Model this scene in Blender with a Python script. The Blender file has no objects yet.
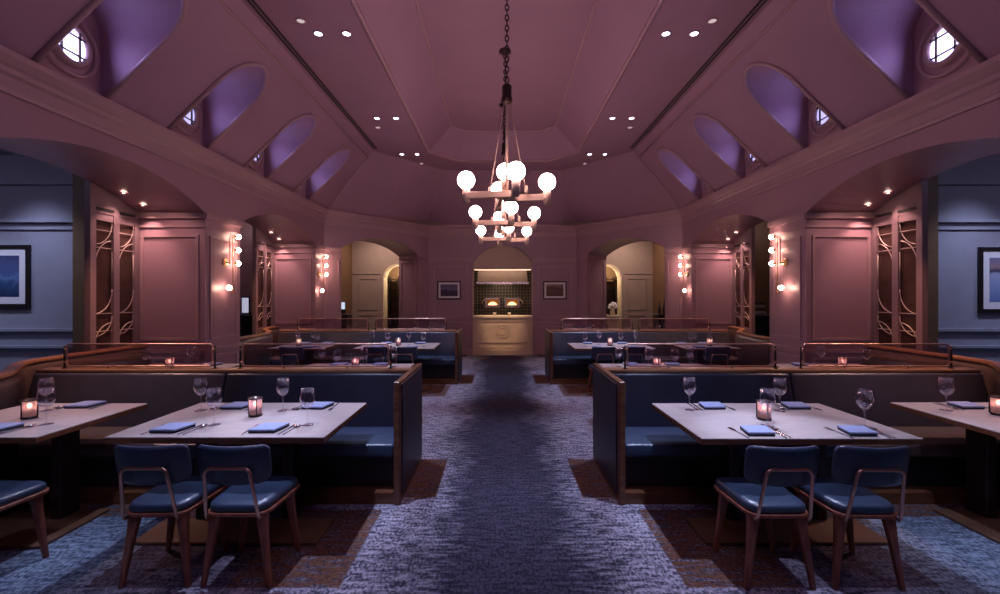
import bpy, bmesh, math, random
from mathutils import Vector, Matrix
random.seed(7)
SC = bpy.context.scene
COL = SC.collection
PI = math.pi

# ------------------------------------------------------------------ materials
def nt_mat(name):
    m = bpy.data.materials.new(name); m.use_nodes = True
    t = m.node_tree
    b = t.nodes['Principled BSDF']
    return m, t, b

def paint(name, col, rough=0.6, metal=0.0, noise=0.08, scale=6.0, bump=0.0, bscale=60.0, spec=0.5, stretch=(1, 1, 1), coat=0.0):
    m, t, b = nt_mat(name)
    N, L = t.nodes, t.links
    b.inputs['Roughness'].default_value = rough
    b.inputs['Metallic'].default_value = metal
    b.inputs['Specular IOR Level'].default_value = spec
    if coat: b.inputs['Coat Weight'].default_value = coat
    tc = N.new('ShaderNodeTexCoord')
    mp = N.new('ShaderNodeMapping'); mp.inputs['Scale'].default_value = stretch
    L.new(tc.outputs['Object'], mp.inputs['Vector'])
    nz = N.new('ShaderNodeTexNoise'); nz.inputs['Scale'].default_value = scale; nz.inputs['Detail'].default_value = 4
    L.new(mp.outputs['Vector'], nz.inputs['Vector'])
    cr = N.new('ShaderNodeValToRGB')
    cr.color_ramp.elements[0].position = 0.3; cr.color_ramp.elements[1].position = 0.7
    cr.color_ramp.elements[0].color = (*[c * (1 - noise) for c in col], 1)
    cr.color_ramp.elements[1].color = (*[min(1, c * (1 + noise)) for c in col], 1)
    L.new(nz.outputs['Fac'], cr.inputs['Fac'])
    L.new(cr.outputs['Color'], b.inputs['Base Color'])
    if bump:
        nb = N.new('ShaderNodeTexNoise'); nb.inputs['Scale'].default_value = bscale
        L.new(mp.outputs['Vector'], nb.inputs['Vector'])
        bp = N.new('ShaderNodeBump'); bp.inputs['Strength'].default_value = bump; bp.inputs['Distance'].default_value = 0.01
        L.new(nb.outputs['Fac'], bp.inputs['Height']); L.new(bp.outputs['Normal'], b.inputs['Normal'])
    return m

def wood(name, dark, light, rough=0.4, stretch=(1.5, 12, 12), scale=3.0):
    m, t, b = nt_mat(name)
    N, L = t.nodes, t.links
    tc = N.new('ShaderNodeTexCoord')
    mp = N.new('ShaderNodeMapping'); mp.inputs['Scale'].default_value = stretch
    nz = N.new('ShaderNodeTexNoise'); nz.inputs['Scale'].default_value = scale; nz.inputs['Detail'].default_value = 6; nz.inputs['Distortion'].default_value = 1.2
    cr = N.new('ShaderNodeValToRGB')
    cr.color_ramp.elements[0].position = 0.35; cr.color_ramp.elements[1].position = 0.68
    cr.color_ramp.elements[0].color = (*dark, 1); cr.color_ramp.elements[1].color = (*light, 1)
    L.new(tc.outputs['Object'], mp.inputs['Vector']); L.new(mp.outputs['Vector'], nz.inputs['Vector'])
    L.new(nz.outputs['Fac'], cr.inputs['Fac']); L.new(cr.outputs['Color'], b.inputs['Base Color'])
    b.inputs['Roughness'].default_value = rough
    return m

def glow(name, col, strength):
    m = bpy.data.materials.new(name); m.use_nodes = True
    t = m.node_tree; t.nodes.clear()
    e = t.nodes.new('ShaderNodeEmission'); e.inputs['Color'].default_value = (*col, 1); e.inputs['Strength'].default_value = strength
    o = t.nodes.new('ShaderNodeOutputMaterial'); t.links.new(e.outputs[0], o.inputs[0])
    return m

def thin_glass(name, tint, base=0.06, edge=0.5, rough=0.03, fall=1.0):
    m = bpy.data.materials.new(name); m.use_nodes = True
    t = m.node_tree; t.nodes.clear(); N, L = t.nodes, t.links
    tr = N.new('ShaderNodeBsdfTransparent'); tr.inputs['Color'].default_value = (*tint, 1)
    gl = N.new('ShaderNodeBsdfGlossy'); gl.inputs['Roughness'].default_value = rough; gl.inputs['Color'].default_value = (0.9, 0.88, 0.95, 1)
    lw = N.new('ShaderNodeLayerWeight'); lw.inputs['Blend'].default_value = 0.35
    mr = N.new('ShaderNodeMapRange'); mr.inputs['To Min'].default_value = base; mr.inputs['To Max'].default_value = edge
    mx = N.new('ShaderNodeMixShader'); o = N.new('ShaderNodeOutputMaterial')
    pw = N.new('ShaderNodeMath'); pw.operation = 'POWER'; pw.inputs[1].default_value = fall
    L.new(lw.outputs['Facing'], pw.inputs[0]); L.new(pw.outputs[0], mr.inputs['Value']); L.new(mr.outputs['Result'], mx.inputs['Fac'])
    L.new(tr.outputs[0], mx.inputs[1]); L.new(gl.outputs[0], mx.inputs[2]); L.new(mx.outputs[0], o.inputs[0])
    return m

WALLC = (0.325, 0.192, 0.23)
M = dict(
    wall=paint('mauve_paint', WALLC, 0.4, noise=0.04, scale=2),
    ceil=paint('mauve_ceiling', (0.305, 0.176, 0.245), 0.6, noise=0.05, scale=1.5),
    trim=paint('mauve_trim', (0.36, 0.225, 0.245), 0.4, noise=0.04, scale=3),
    grey=paint('grey_corridor_paint', (0.30, 0.30, 0.36), 0.6, noise=0.04),
    olive=paint('olive_paint', (0.28, 0.215, 0.175), 0.6, noise=0.05),
    umber=paint('umber_paint', (0.15, 0.085, 0.042), 0.5, noise=0.1),
    cream=paint('cream_paint', (0.62, 0.52, 0.36), 0.55, noise=0.04),
    counter=paint('counter_paint', (0.55, 0.41, 0.28), 0.5, noise=0.04),
    dark=paint('near_black', (0.012, 0.011, 0.014), 0.5, noise=0.2),
    leather=paint('blue_leather', (0.028, 0.044, 0.082), 0.32, noise=0.12, scale=9, bump=0.12, bscale=120),
    leather_dark=paint('navy_leather', (0.018, 0.021, 0.040), 0.42, noise=0.12, scale=9, bump=0.12, bscale=120),
    leather_brown=paint('brown_leather', (0.085, 0.055, 0.048), 0.36, noise=0.12, scale=7, bump=0.1, bscale=100),
    walnut=wood('walnut_trim', (0.085, 0.032, 0.016), (0.19, 0.078, 0.036), 0.35),
    oak=wood('warm_oak_cap', (0.20, 0.085, 0.035), (0.34, 0.16, 0.07), 0.36),
    legwood=wood('chair_walnut', (0.16, 0.046, 0.028), (0.30, 0.10, 0.058), 0.4, stretch=(14, 14, 1.5)),
    tabletop=wood('pale_ash_top', (0.34, 0.285, 0.28), (0.43, 0.37, 0.35), 0.42, stretch=(1.2, 14, 14), scale=4),
    brass=paint('aged_brass', (0.62, 0.40, 0.20), 0.32, 1.0, noise=0.1),
    copper=paint('copper_tube', (0.62, 0.37, 0.28), 0.32, 1.0, noise=0.1),
    satin=paint('satin_champagne', (0.52, 0.37, 0.28), 0.5, 0.1, noise=0.05),
    bronze=paint('dark_bronze', (0.05, 0.035, 0.03), 0.4, 0.8, noise=0.15),
    plate=paint('rust_plate', (0.13, 0.062, 0.034), 0.5, 0.0, noise=0.2, scale=8),
    steel=paint('steel', (0.55, 0.53, 0.55), 0.25, 1.0, noise=0.08, scale=12),
    cutlery=paint('cutlery_steel', (0.50, 0.50, 0.56), 0.18, 1.0, noise=0.05),
    napkin=paint('blue_linen', (0.25, 0.29, 0.46), 0.9, noise=0.08, scale=40, bump=0.2, bscale=300),
    napkin_shade=paint('shaded_linen', (0.012, 0.016, 0.035), 0.9),  # napkin's shaded lower side, put into the colour
    wine_glass=thin_glass('clear_glass', (0.965, 0.965, 0.975), 0.075, 1.0, 0.0, 1.7),
    smoke=thin_glass('smoked_glass', (0.70, 0.56, 0.62), 0.10, 0.6, 0.02),
    cup=None,
    backing=paint('bronze_mirror', (0.09, 0.052, 0.042), 0.22, 0.5, noise=0.3, scale=4),
    lattice=paint('lattice_paint', (0.42, 0.31, 0.28), 0.38, 0.2, noise=0.05),
    frame_black=paint('black_frame', (0.015, 0.010, 0.010), 0.35),
    mat=paint('white_mat', (0.72, 0.70, 0.72), 0.8, noise=0.02),
    tile=None, carpet=None,
    bulb=glow('bulb_glow', (1.0, 0.61, 0.60), 24.0),
    sbulb=glow('sconce_glow', (1.0, 0.60, 0.44), 55.0),
    spot_cool=glow('cool_spot', (0.80, 0.78, 1.0), 14.0),
    spot_dim=glow('dim_spot', (0.85, 0.62, 0.66), 0.75),
    spot_warm=glow('warm_spot', (1.0, 0.66, 0.52), 16.0),
    sky_dim=glow('window_daylight_dim', (0.55, 0.48, 1.0), 1.3),  # same daylight, dimmed for panes seen at a grazing angle
    sky=glow('window_daylight', (0.60, 0.52, 1.0), 5.5),
    flame=glow('candle_glow', (1.0, 0.50, 0.32), 22.0),
    wax=glow('glowing_wax', (1.0, 0.50, 0.42), 0.4),  # wax given a faint glow of its own for the flame's light
    fire=glow('oven_fire', (1.0, 0.55, 0.22), 3.4),
    strip=glow('warm_strip', (1.0, 0.72, 0.50), 2.2),
)

def frosted_cup():
    m = bpy.data.materials.new('frosted_cup'); m.use_nodes = True
    t = m.node_tree; t.nodes.clear(); N, L = t.nodes, t.links
    tr = N.new('ShaderNodeBsdfTransparent'); tr.inputs['Color'].default_value = (0.86, 0.76, 0.80, 1)
    tl = N.new('ShaderNodeBsdfTranslucent'); tl.inputs['Color'].default_value = (0.62, 0.52, 0.58, 1)
    gl = N.new('ShaderNodeBsdfGlossy'); gl.inputs['Roughness'].default_value = 0.12
    a = N.new('ShaderNodeMixShader'); a.inputs[0].default_value = 0.5
    b = N.new('ShaderNodeMixShader'); b.inputs[0].default_value = 0.08; o = N.new('ShaderNodeOutputMaterial')
    L.new(tr.outputs[0], a.inputs[1]); L.new(tl.outputs[0], a.inputs[2]); L.new(a.outputs[0], b.inputs[1]); L.new(gl.outputs[0], b.inputs[2]); L.new(b.outputs[0], o.inputs[0])
    return m
M['cup'] = frosted_cup()
def carpet_mat():
    m, t, b = nt_mat('woven_carpet'); N, L = t.nodes, t.links
    b.inputs['Roughness'].default_value = 0.95; b.inputs['Specular IOR Level'].default_value = 0.1
    tc = N.new('ShaderNodeTexCoord'); sp = N.new('ShaderNodeSeparateXYZ'); L.new(tc.outputs['Object'], sp.inputs[0])
    def mth(op, a, c=None, clamp=False):
        n = N.new('ShaderNodeMath'); n.operation = op; n.use_clamp = clamp
        for i, v in enumerate((a, c)):
            if v is None: continue
            if isinstance(v, (int, float)): n.inputs[i].default_value = v
            else: L.new(v, n.inputs[i])
        return n.outputs[0]
    X, Y = sp.outputs[0], sp.outputs[1]
    def noise(sx, sy, scale, det=3, off=0.0):
        mp = N.new('ShaderNodeMapping'); mp.inputs['Scale'].default_value = (sx, sy, 1); mp.inputs['Location'].default_value = (off, off, 0)
        L.new(tc.outputs['Object'], mp.inputs[0])
        n = N.new('ShaderNodeTexNoise'); n.inputs['Scale'].default_value = scale; n.inputs['Detail'].default_value = det
        L.new(mp.outputs[0], n.inputs['Vector']); return n.outputs['Fac']
    streak = noise(7, 34, 1.0, 4)              # short dashes running across the aisle
    thread = noise(60, 34, 1.0, 2, 3.1)
    fine = noise(34, 110, 1.0, 2, 1.7)
    big = noise(1.1, 1.3, 1.0, 3, 5.0)
    A = mth('ABSOLUTE', X)
    wob = mth('MULTIPLY', mth('SUBTRACT', streak, 0.5), 0.55)
    wb2 = mth('MULTIPLY', mth('SUBTRACT', big, 0.5), 0.8)
    a2 = mth('ADD', mth('ADD', A, wob), wb2)
    def step(v, e0, e1):
        n = N.new('ShaderNodeMapRange'); n.interpolation_type = 'SMOOTHSTEP'
        L.new(v, n.inputs['Value']); n.inputs['From Min'].default_value = e0; n.inputs['From Max'].default_value = e1
        return n.outputs['Result']
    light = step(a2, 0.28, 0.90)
    # repeating bays along the room
    yy = mth('MULTIPLY', mth('FRACT', mth('DIVIDE', mth('ADD', Y, 1.6), 4.6)), 4.6)    # Y + 1.6 mod 4.6
    edge = mth('MULTIPLY', mth('SUBTRACT', thread, 0.5), 0.05)
    yj, aj = mth('ADD', yy, edge), mth('ADD', A, edge)
    def rect(a0, a1, y0, y1):
        r = mth('MULTIPLY', mth('GREATER_THAN', aj, a0), mth('LESS_THAN', aj, a1))
        r = mth('MULTIPLY', r, mth('GREATER_THAN', yj, y0))
        return mth('MULTIPLY', r, mth('LESS_THAN', yj, y1))
    r1 = rect(0.98, 1.62, 4.02, 4.6); r1b = rect(0.98, 1.62, 0.0, 0.30)
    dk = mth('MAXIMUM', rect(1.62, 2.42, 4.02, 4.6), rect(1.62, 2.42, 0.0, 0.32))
    r2 = rect(0.60, 0.90, 0.50, 1.32)
    r3 = rect(2.9, 4.1, 0.2, 1.6)
    rust = mth('MAXIMUM', mth('MAXIMUM', r1, r1b), mth('MAXIMUM', r2, r3))
    outer = step(mth('ADD', A, wob), 1.9, 2.5)
    def mix(f, c1, c2):
        n = N.new('ShaderNodeMix'); n.data_type = 'RGBA'
        if isinstance(f, float): n.inputs[0].default_value = f
        else: L.new(f, n.inputs[0])
        for i, c in ((6, c1), (7, c2)):
            if isinstance(c, tuple): n.inputs[i].default_value = (*c, 1)
            else: L.new(c, n.inputs[i])
        return n.outputs[2]
    thr = step(mth('ADD', mth('MULTIPLY', thread, 0.42), mth('ADD', mth('MULTIPLY', streak, 0.38), mth('MULTIPLY', fine, 0.20))), 0.40, 0.61)
    navy = mix(thr, (0.015, 0.014, 0.027), (0.058, 0.052, 0.083))
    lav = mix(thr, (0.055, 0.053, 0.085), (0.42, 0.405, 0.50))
    rst = mix(thr, (0.045, 0.024, 0.020), (0.17, 0.080, 0.052))
    blu = mix(thr, (0.05, 0.065, 0.105), (0.25, 0.32, 0.43))
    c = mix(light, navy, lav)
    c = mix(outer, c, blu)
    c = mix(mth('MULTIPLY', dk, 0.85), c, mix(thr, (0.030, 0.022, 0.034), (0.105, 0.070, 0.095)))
    c = mix(mth('MULTIPLY', rust, step(mth('ADD', streak, mth('MULTIPLY', thread, 0.30)), 0.46, 0.68)), c, rst)
    L.new(c, b.inputs['Base Color'])
    bp = N.new('ShaderNodeBump'); bp.inputs['Strength'].default_value = 0.35; bp.inputs['Distance'].default_value = 0.004
    L.new(fine, bp.inputs['Height']); L.new(bp.outputs[0], b.inputs['Normal'])
    return m
M['carpet'] = carpet_mat()

def tile_mat():
    m, t, b = nt_mat('dark_wall_tile'); N, L = t.nodes, t.links
    tc = N.new('ShaderNodeTexCoord'); mp = N.new('ShaderNodeMapping'); mp.inputs['Rotation'].default_value = (PI / 2, 0, 0)
    br = N.new('ShaderNodeTexBrick'); br.offset = 0.0
    br.inputs['Color1'].default_value = (0.055, 0.058, 0.045, 1); br.inputs['Color2'].default_value = (0.04, 0.045, 0.036, 1)
    br.inputs['Mortar'].default_value = (0.24, 0.18, 0.11, 1); br.inputs['Scale'].default_value = 1.0
    br.inputs['Mortar Size'].default_value = 0.008; br.inputs['Brick Width'].default_value = 0.1; br.inputs['Row Height'].default_value = 0.1
    L.new(tc.outputs['Object'], mp.inputs[0]); L.new(mp.outputs[0], br.inputs['Vector']); L.new(br.outputs['Color'], b.inputs['Base Color'])
    b.inputs['Roughness'].default_value = 0.25
    return m
M['tile'] = tile_mat()

def art_mat(name, cols, scale=3.0, horizon=0.0, height=0.5, cloud=0.35):
    """A hazy landscape: colour stops from the bottom to the top of the sheet, broken up by noise."""
    m, t, b = nt_mat(name); N, L = t.nodes, t.links
    tc = N.new('ShaderNodeTexCoord'); sp = N.new('ShaderNodeSeparateXYZ'); L.new(tc.outputs['Object'], sp.inputs[0])
    nz = N.new('ShaderNodeTexNoise'); nz.inputs['Scale'].default_value = scale; nz.inputs['Detail'].default_value = 8
    L.new(tc.outputs['Object'], nz.inputs['Vector'])
    mr = N.new('ShaderNodeMapRange'); mr.inputs['From Min'].default_value = horizon - height / 2; mr.inputs['From Max'].default_value = horizon + height / 2
    L.new(sp.outputs[2], mr.inputs['Value'])
    ad = N.new('ShaderNodeMath'); ad.operation = 'MULTIPLY_ADD'; ad.inputs[1].default_value = cloud
    sb = N.new('ShaderNodeMath'); sb.operation = 'SUBTRACT'; sb.inputs[1].default_value = 0.5
    L.new(nz.outputs['Fac'], sb.inputs[0]); L.new(sb.outputs[0], ad.inputs[0]); L.new(mr.outputs['Result'], ad.inputs[2])
    cr = N.new('ShaderNodeValToRGB')
    e = cr.color_ramp.elements
    while len(e) < len(cols): e.new(0.5)
    for i, (p, c) in enumerate(cols):
        e[i].position = p; e[i].color = (*c, 1)
    L.new(ad.outputs[0], cr.inputs['Fac']); L.new(cr.outputs['Color'], b.inputs['Base Color'])
    b.inputs['Roughness'].default_value = 0.3
    return m

# ------------------------------------------------------------------ mesh helper
class MB:
    def __init__(s): s.v = []; s.f = []; s.sm = []
    def add(s, vs, fs, smooth=False):
        b = len(s.v); s.v += [tuple(p) for p in vs]
        for f in fs: s.f.append(tuple(b + i for i in f)); s.sm.append(smooth)
        return s
    def quad(s, a, b, c, d): return s.add([a, b, c, d], [(0, 1, 2, 3)])
    def poly(s, pts): return s.add(pts, [tuple(range(len(pts)))])
    def box(s, x0, x1, y0, y1, z0, z1):
        x0, x1 = min(x0, x1), max(x0, x1); y0, y1 = min(y0, y1), max(y0, y1); z0, z1 = min(z0, z1), max(z0, z1)
        return s.add([(x0, y0, z0), (x1, y0, z0), (x1, y1, z0), (x0, y1, z0), (x0, y0, z1), (x1, y0, z1), (x1, y1, z1), (x0, y1, z1)],
                     [(3, 2, 1, 0), (4, 5, 6, 7), (0, 1, 5, 4), (1, 2, 6, 5), (2, 3, 7, 6), (3, 0, 4, 7)])
    def hexa(s, p): return s.add(p, [(3, 2, 1, 0), (4, 5, 6, 7), (0, 1, 5, 4), (1, 2, 6, 5), (2, 3, 7, 6), (3, 0, 4, 7)])
    def prism(s, pts, vec, smooth=False):
        n = len(pts); vec = Vector(vec)
        a = [Vector(p) for p in pts]; b = [p + vec for p in a]
        s.add(a + b, [tuple(reversed(range(n))), tuple(range(n, 2 * n))])
        bb = len(s.v) - 2 * n
        for i in range(n):
            j = (i + 1) % n
            s.f.append((bb + i, bb + j, bb + n + j, bb + n + i)); s.sm.append(smooth)
        return s
    def sphere(s, c, r, n=16, m=10, sz=1.0):
        vs = [(c[0], c[1], c[2] + r * sz)]
        for j in range(1, m):
            th = PI * j / m
            for i in range(n):
                ph = 2 * PI * i / n
                vs.append((c[0] + r * math.sin(th) * math.cos(ph), c[1] + r * math.sin(th) * math.sin(ph), c[2] + r * sz * math.cos(th)))
        vs.append((c[0], c[1], c[2] - r * sz)); fs = []
        for i in range(n): fs.append((0, 1 + i, 1 + (i + 1) % n))
        for j in range(m - 2):
            for i in range(n):
                a = 1 + j * n + i; b2 = 1 + j * n + (i + 1) % n
                fs.append((a, a + n, b2 + n, b2))
        k = len(vs) - 1; o = 1 + (m - 2) * n
        for i in range(n): fs.append((k, o + (i + 1) % n, o + i))
        return s.add(vs, fs, True)
    def lathe(s, prof, c=(0, 0, 0), n=20, axis='z', smooth=True, caps=True):
        vs = []; fs = []
        for r, h in prof:
            for i in range(n):
                a = 2 * PI * i / n; u, w = r * math.cos(a), r * math.sin(a)
                if axis == 'z': vs.append((c[0] + u, c[1] + w, c[2] + h))
                elif axis == 'y': vs.append((c[0] + w, c[1] + h, c[2] + u))
                else: vs.append((c[0] + h, c[1] + u, c[2] + w))
        for j in range(len(prof) - 1):
            for i in range(n):
                k = (i + 1) % n
                fs.append((j * n + i, j * n + k, (j + 1) * n + k, (j + 1) * n + i))
        s.add(vs, fs, smooth)
        if caps:
            b = len(s.v) - len(vs)
            if prof[0][0] > 1e-5: s.f.append(tuple(b + i for i in reversed(range(n)))); s.sm.append(False)
            if prof[-1][0] > 1e-5: s.f.append(tuple(b + (len(prof) - 1) * n + i for i in range(n))); s.sm.append(False)
        return s
    def cyl(s, c, r, z0, z1, n=16): return s.lathe([(r, z0), (r, z1)], (c[0], c[1], 0), n)
    def tube(s, pts, r, n=8, closed=False, caps=True, radii=None):
        P = [Vector(p) for p in pts]; k = len(P)
        T = []
        for i in range(k):
            a = P[(i - 1) % k] if closed or i > 0 else P[i]
            b = P[(i + 1) % k] if closed or i < k - 1 else P[i]
            T.append((b - a).normalized())
        up = Vector((0, 0, 1)) if abs(T[0].z) < 0.9 else Vector((1, 0, 0))
        nrm = T[0].cross(up).normalized(); vs = []
        for i in range(k):
            if i:
                nrm = (nrm - T[i] * nrm.dot(T[i]))
                nrm = nrm.normalized() if nrm.length > 1e-6 else T[i].orthogonal().normalized()
            bi = T[i].cross(nrm); rr = radii[i] if radii else r
            for j in range(n):
                a = 2 * PI * j / n + PI / n
                vs.append(P[i] + nrm * (rr * math.cos(a)) + bi * (rr * math.sin(a)))
        fs = []
        for i in range(k if closed else k - 1):
            i2 = (i + 1) % k
            for j in range(n):
                j2 = (j + 1) % n
                fs.append((i * n + j, i * n + j2, i2 * n + j2, i2 * n + j))
        s.add(vs, fs, n > 4)
        if caps and not closed:
            b = len(s.v) - len(vs)
            s.f.append(tuple(b + j for j in reversed(range(n)))); s.sm.append(False)
            s.f.append(tuple(b + (k - 1) * n + j for j in range(n))); s.sm.append(False)
        return s
    def sweep(s, path, prof, closed_prof=True, smooth=False):
        """prof: (d, z) with d measured to the left of the plan path; mitred."""
        P = [Vector((p[0], p[1])) for p in path]; k = len(P); offs = []
        for i in range(k):
            d1 = (P[i] - P[i - 1]).normalized() if i else None
            d2 = (P[i + 1] - P[i]).normalized() if i < k - 1 else None
            n1 = Vector((-d1.y, d1.x)) if d1 else None
            n2 = Vector((-d2.y, d2.x)) if d2 else None
            if n1 is None: o = n2
            elif n2 is None: o = n1
            else:
                o = (n1 + n2); o = o / max(0.2, (1 + n1.dot(n2)))
            offs.append(o)
        m = len(prof); vs = []
        for i in range(k):
            for d, z in prof:
                q = P[i] + offs[i] * d; vs.append((q.x, q.y, z))
        fs = []
        for i in range(k - 1):
            for j in range(m if closed_prof else m - 1):
                j2 = (j + 1) % m
                fs.append((i * m + j, (i + 1) * m + j, (i + 1) * m + j2, i * m + j2))
        s.add(vs, fs, smooth)
        if closed_prof:
            b = len(s.v) - len(vs)
            s.f.append(tuple(b + j for j in range(m))); s.sm.append(False)
            s.f.append(tuple(b + (k - 1) * m + j for j in reversed(range(m)))); s.sm.append(False)
        return s
    def build(s, name, mat, parent=None, bevel=0.0, seg=2, kind=None, label=None, smooth=False):
        me = bpy.data.meshes.new(name); me.from_pydata(s.v, [], s.f)
        for p, q in zip(me.polygons, s.sm): p.use_smooth = q or smooth
        bm = bmesh.new(); bm.from_mesh(me)
        bmesh.ops.recalc_face_normals(bm, faces=bm.faces)
        if bevel:
            es = [e for e in bm.edges if len(e.link_faces) == 2 and e.calc_face_angle(0) > 0.5]
            bmesh.ops.bevel(bm, geom=es, offset=bevel, segments=seg, profile=0.6, affect='EDGES', clamp_overlap=True)
            if seg > 1:
                for f in bm.faces: f.smooth = True
        bm.to_mesh(me); bm.free()
        me.materials.append(mat)
        o = bpy.data.objects.new(name, me); COL.objects.link(o)
        if parent: o.parent = parent
        if kind: o['kind'] = kind
        if label: o['label'] = label
        return o

def tag(o, label, cat, group=None):
    o['label'] = label; o['category'] = cat
    if group: o['group'] = group
    return o
def thing(name, label, cat, loc=(0, 0, 0), rz=0.0, group=None):
    o = bpy.data.objects.new(name, None); COL.objects.link(o)
    o.empty_display_size = 0.1; o.location = loc; o.rotation_euler = (0, 0, rz)
    return tag(o, label, cat, group)
def copy_tree(o, parent=None):
    c = o.copy(); COL.objects.link(c)
    if parent: c.parent = parent
    for ch in list(o.children): copy_tree(ch, c)
    return c
class Kind:
    def __init__(s, root): s.root = root; s.used = False
    def put(s, loc, rz, label, group=None):
        o = s.root if not s.used else copy_tree(s.root)
        s.used = True
        o.location = loc; o.rotation_euler = (0, 0, rz); o['label'] = label
        if group: o['group'] = group
        return o
def struct(name, mb, mat, **k): return mb.build(name, mat, kind='structure', **k)
NTRIM = [0]
def trim(mb, mat=None, **k):
    NTRIM[0] += 1
    return struct('trim_%d' % NTRIM[0], mb, mat or M['trim'], **k)
SIDE = {-1: 'left', 1: 'right'}

# ------------------------------------------------------------------ room shell
XW, XB = 4.12, 5.08           # arcade face and back of the arcade
YC, XN, YN = 9.88, 2.08, 12.06  # chamfer start, back wall corner
YF = -3.0
ZC = 3.62
SPR, RISE = 2.78, 0.34
BAYS = [(-0.35, 2.38), (3.17, 5.90), (6.69, 9.42)]
PIERS = [(-1.14, -0.35), (2.38, 3.17), (5.90, 6.69)]

def seg_arc(s0, s1, spr, rise, s):
    c = (s0 + s1) / 2; h = (s1 - s0) / 2
    R = (h * h + rise * rise) / (2 * rise)
    return spr + rise - R + math.sqrt(max(0, R * R - (s - c) ** 2))

def arcade(p0, p1, ztop, openings, thick, out, n=18, z0=0.0):
    """A wall from p0 to p1 with arched openings; out = plan vector pointing away from the room."""
    mb = MB(); p0 = Vector((p0[0], p0[1], 0)); d = Vector((p1[0], p1[1], 0)) - p0; Ln = d.length; d.normalize()
    o = Vector((out[0], out[1], 0)).normalized() * thick
    def P(s, z, k=0): return p0 + d * s + Vector((0, 0, z)) + o * k
    cur = 0.0
    for s0, s1, spr, rise in openings + [(Ln, Ln, 0, 0)]:
        if s0 > cur + 1e-4:
            for k in (0, 1): mb.quad(P(cur, z0, k), P(s0, z0, k), P(s0, ztop, k), P(cur, ztop, k))
        if s1 > s0:
            ss = [s0 + (s1 - s0) * i / n for i in range(n + 1)]
            zz = [seg_arc(s0, s1, spr, rise, x) for x in ss]; zz[0] = zz[-1] = spr
            for i in range(n):
                for k in (0, 1): mb.quad(P(ss[i], zz[i], k), P(ss[i + 1], zz[i + 1], k), P(ss[i + 1], ztop, k), P(ss[i], ztop, k))
                mb.add([P(ss[i], zz[i]), P(ss[i + 1], zz[i + 1]), P(ss[i + 1], zz[i + 1], 1), P(ss[i], zz[i], 1)], [(0, 1, 2, 3)])
            for x in (s0, s1): mb.quad(P(x, z0), P(x, spr), P(x, spr, 1), P(x, z0, 1))
        cur = s1
    return mb

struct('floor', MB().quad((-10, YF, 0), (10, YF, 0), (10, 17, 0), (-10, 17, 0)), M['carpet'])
for sd in (-1, 1):
    ops = [(a - YF, b - YF, SPR, RISE) for a, b in BAYS]
    struct('wall_' + SIDE[sd], arcade((sd * XW, YF), (sd * XW, YC), ZC, ops, XB - XW, (sd, 0)), M['wall'])
    L = math.hypot(XW - XN, YN - YC)
    struct('wall_back_' + SIDE[sd], arcade((sd * XW, YC), (sd * XN, YN), ZC, [(0.42, L - 0.34, SPR, RISE)], 0.95, (sd * (YN - YC), XW - XN)), M['wall'])
struct('wall_back', arcade((-XN, YN), (XN, YN), ZC, [(XN - 0.835, XN + 0.835, 2.58, 0.5)], 0.30, (0, 1)), M['wall'])
struct('wall_front', MB().quad((-10, YF, 0), (10, YF, 0), (10, YF, 5.4), (-10, YF, 5.4)), M['wall'])

# vaulted ceiling
def offset_oct(d):
    """The room's plan moved inward by d: side corner and back corner of the right half."""
    c = Vector((XN - XW, YN - YC)).normalized(); n = Vector((-c.y, c.x)); n = n if n.x < 0 else -n
    p = Vector((XW, YC)) + n * d
    def at_x(x): return (x, p.y + c.y * (x - p.x) / c.x)
    def at_y(y): return (p.x + c.x * (y - p.y) / c.y, y)
    return at_x(XW - d), at_y(YN - d)
D0, D1 = 0.06, 1.28
Z1, Z2 = 4.80, 5.30
(s0x, s0y), (b0x, b0y) = offset_oct(D0)
(s1x, s1y), (b1x, b1y) = offset_oct(D1)
H = Z1 - ZC                   # the slopes rise at about 45 degrees
DORM = [3.99, 5.47, 6.97, 8.54]
DW, DT = 0.335, 0.60
ceil = MB()
def slope_pt(sd, y, t): return (sd * (s0x - t * (D1 - D0) / H), y, ZC + t)
for sd in (-1, 1):
    cur = YF
    for c in DORM + [None]:
        if c is None:
            ceil.poly([slope_pt(sd, cur, 0), (sd * s0x, s0y, ZC), (sd * s1x, s1y, Z1), slope_pt(sd, cur, H)])
            break
        ceil.quad(slope_pt(sd, cur, 0), slope_pt(sd, c - DW, 0), slope_pt(sd, c - DW, H), slope_pt(sd, cur, H))
        n = 20
        for i in range(n):
            a, b = PI - PI * i / n, PI - PI * (i + 1) / n
            ya, yb = c + DW * math.cos(a), c + DW * math.cos(b)
            ta, tb = DT + DW * math.sin(a), DT + DW * math.sin(b)
            ceil.quad(slope_pt(sd, ya, ta), slope_pt(sd, yb, tb), slope_pt(sd, yb, H), slope_pt(sd, ya, H))
        cur = c + DW
    ceil.quad((sd * s0x, s0y, ZC), (sd * b0x, b0y, ZC), (sd * b1x, b1y, Z1), (sd * s1x, s1y, Z1))
ceil.quad((-b0x, b0y, ZC), (b0x, b0y, ZC), (b1x, b1y, Z1), (-b1x, b1y, Z1))
CB = [(1.65, 9.45), (1.05, 10.05)]; CT = [(1.12, 9.2305), (0.8305, 9.52)]
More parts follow.
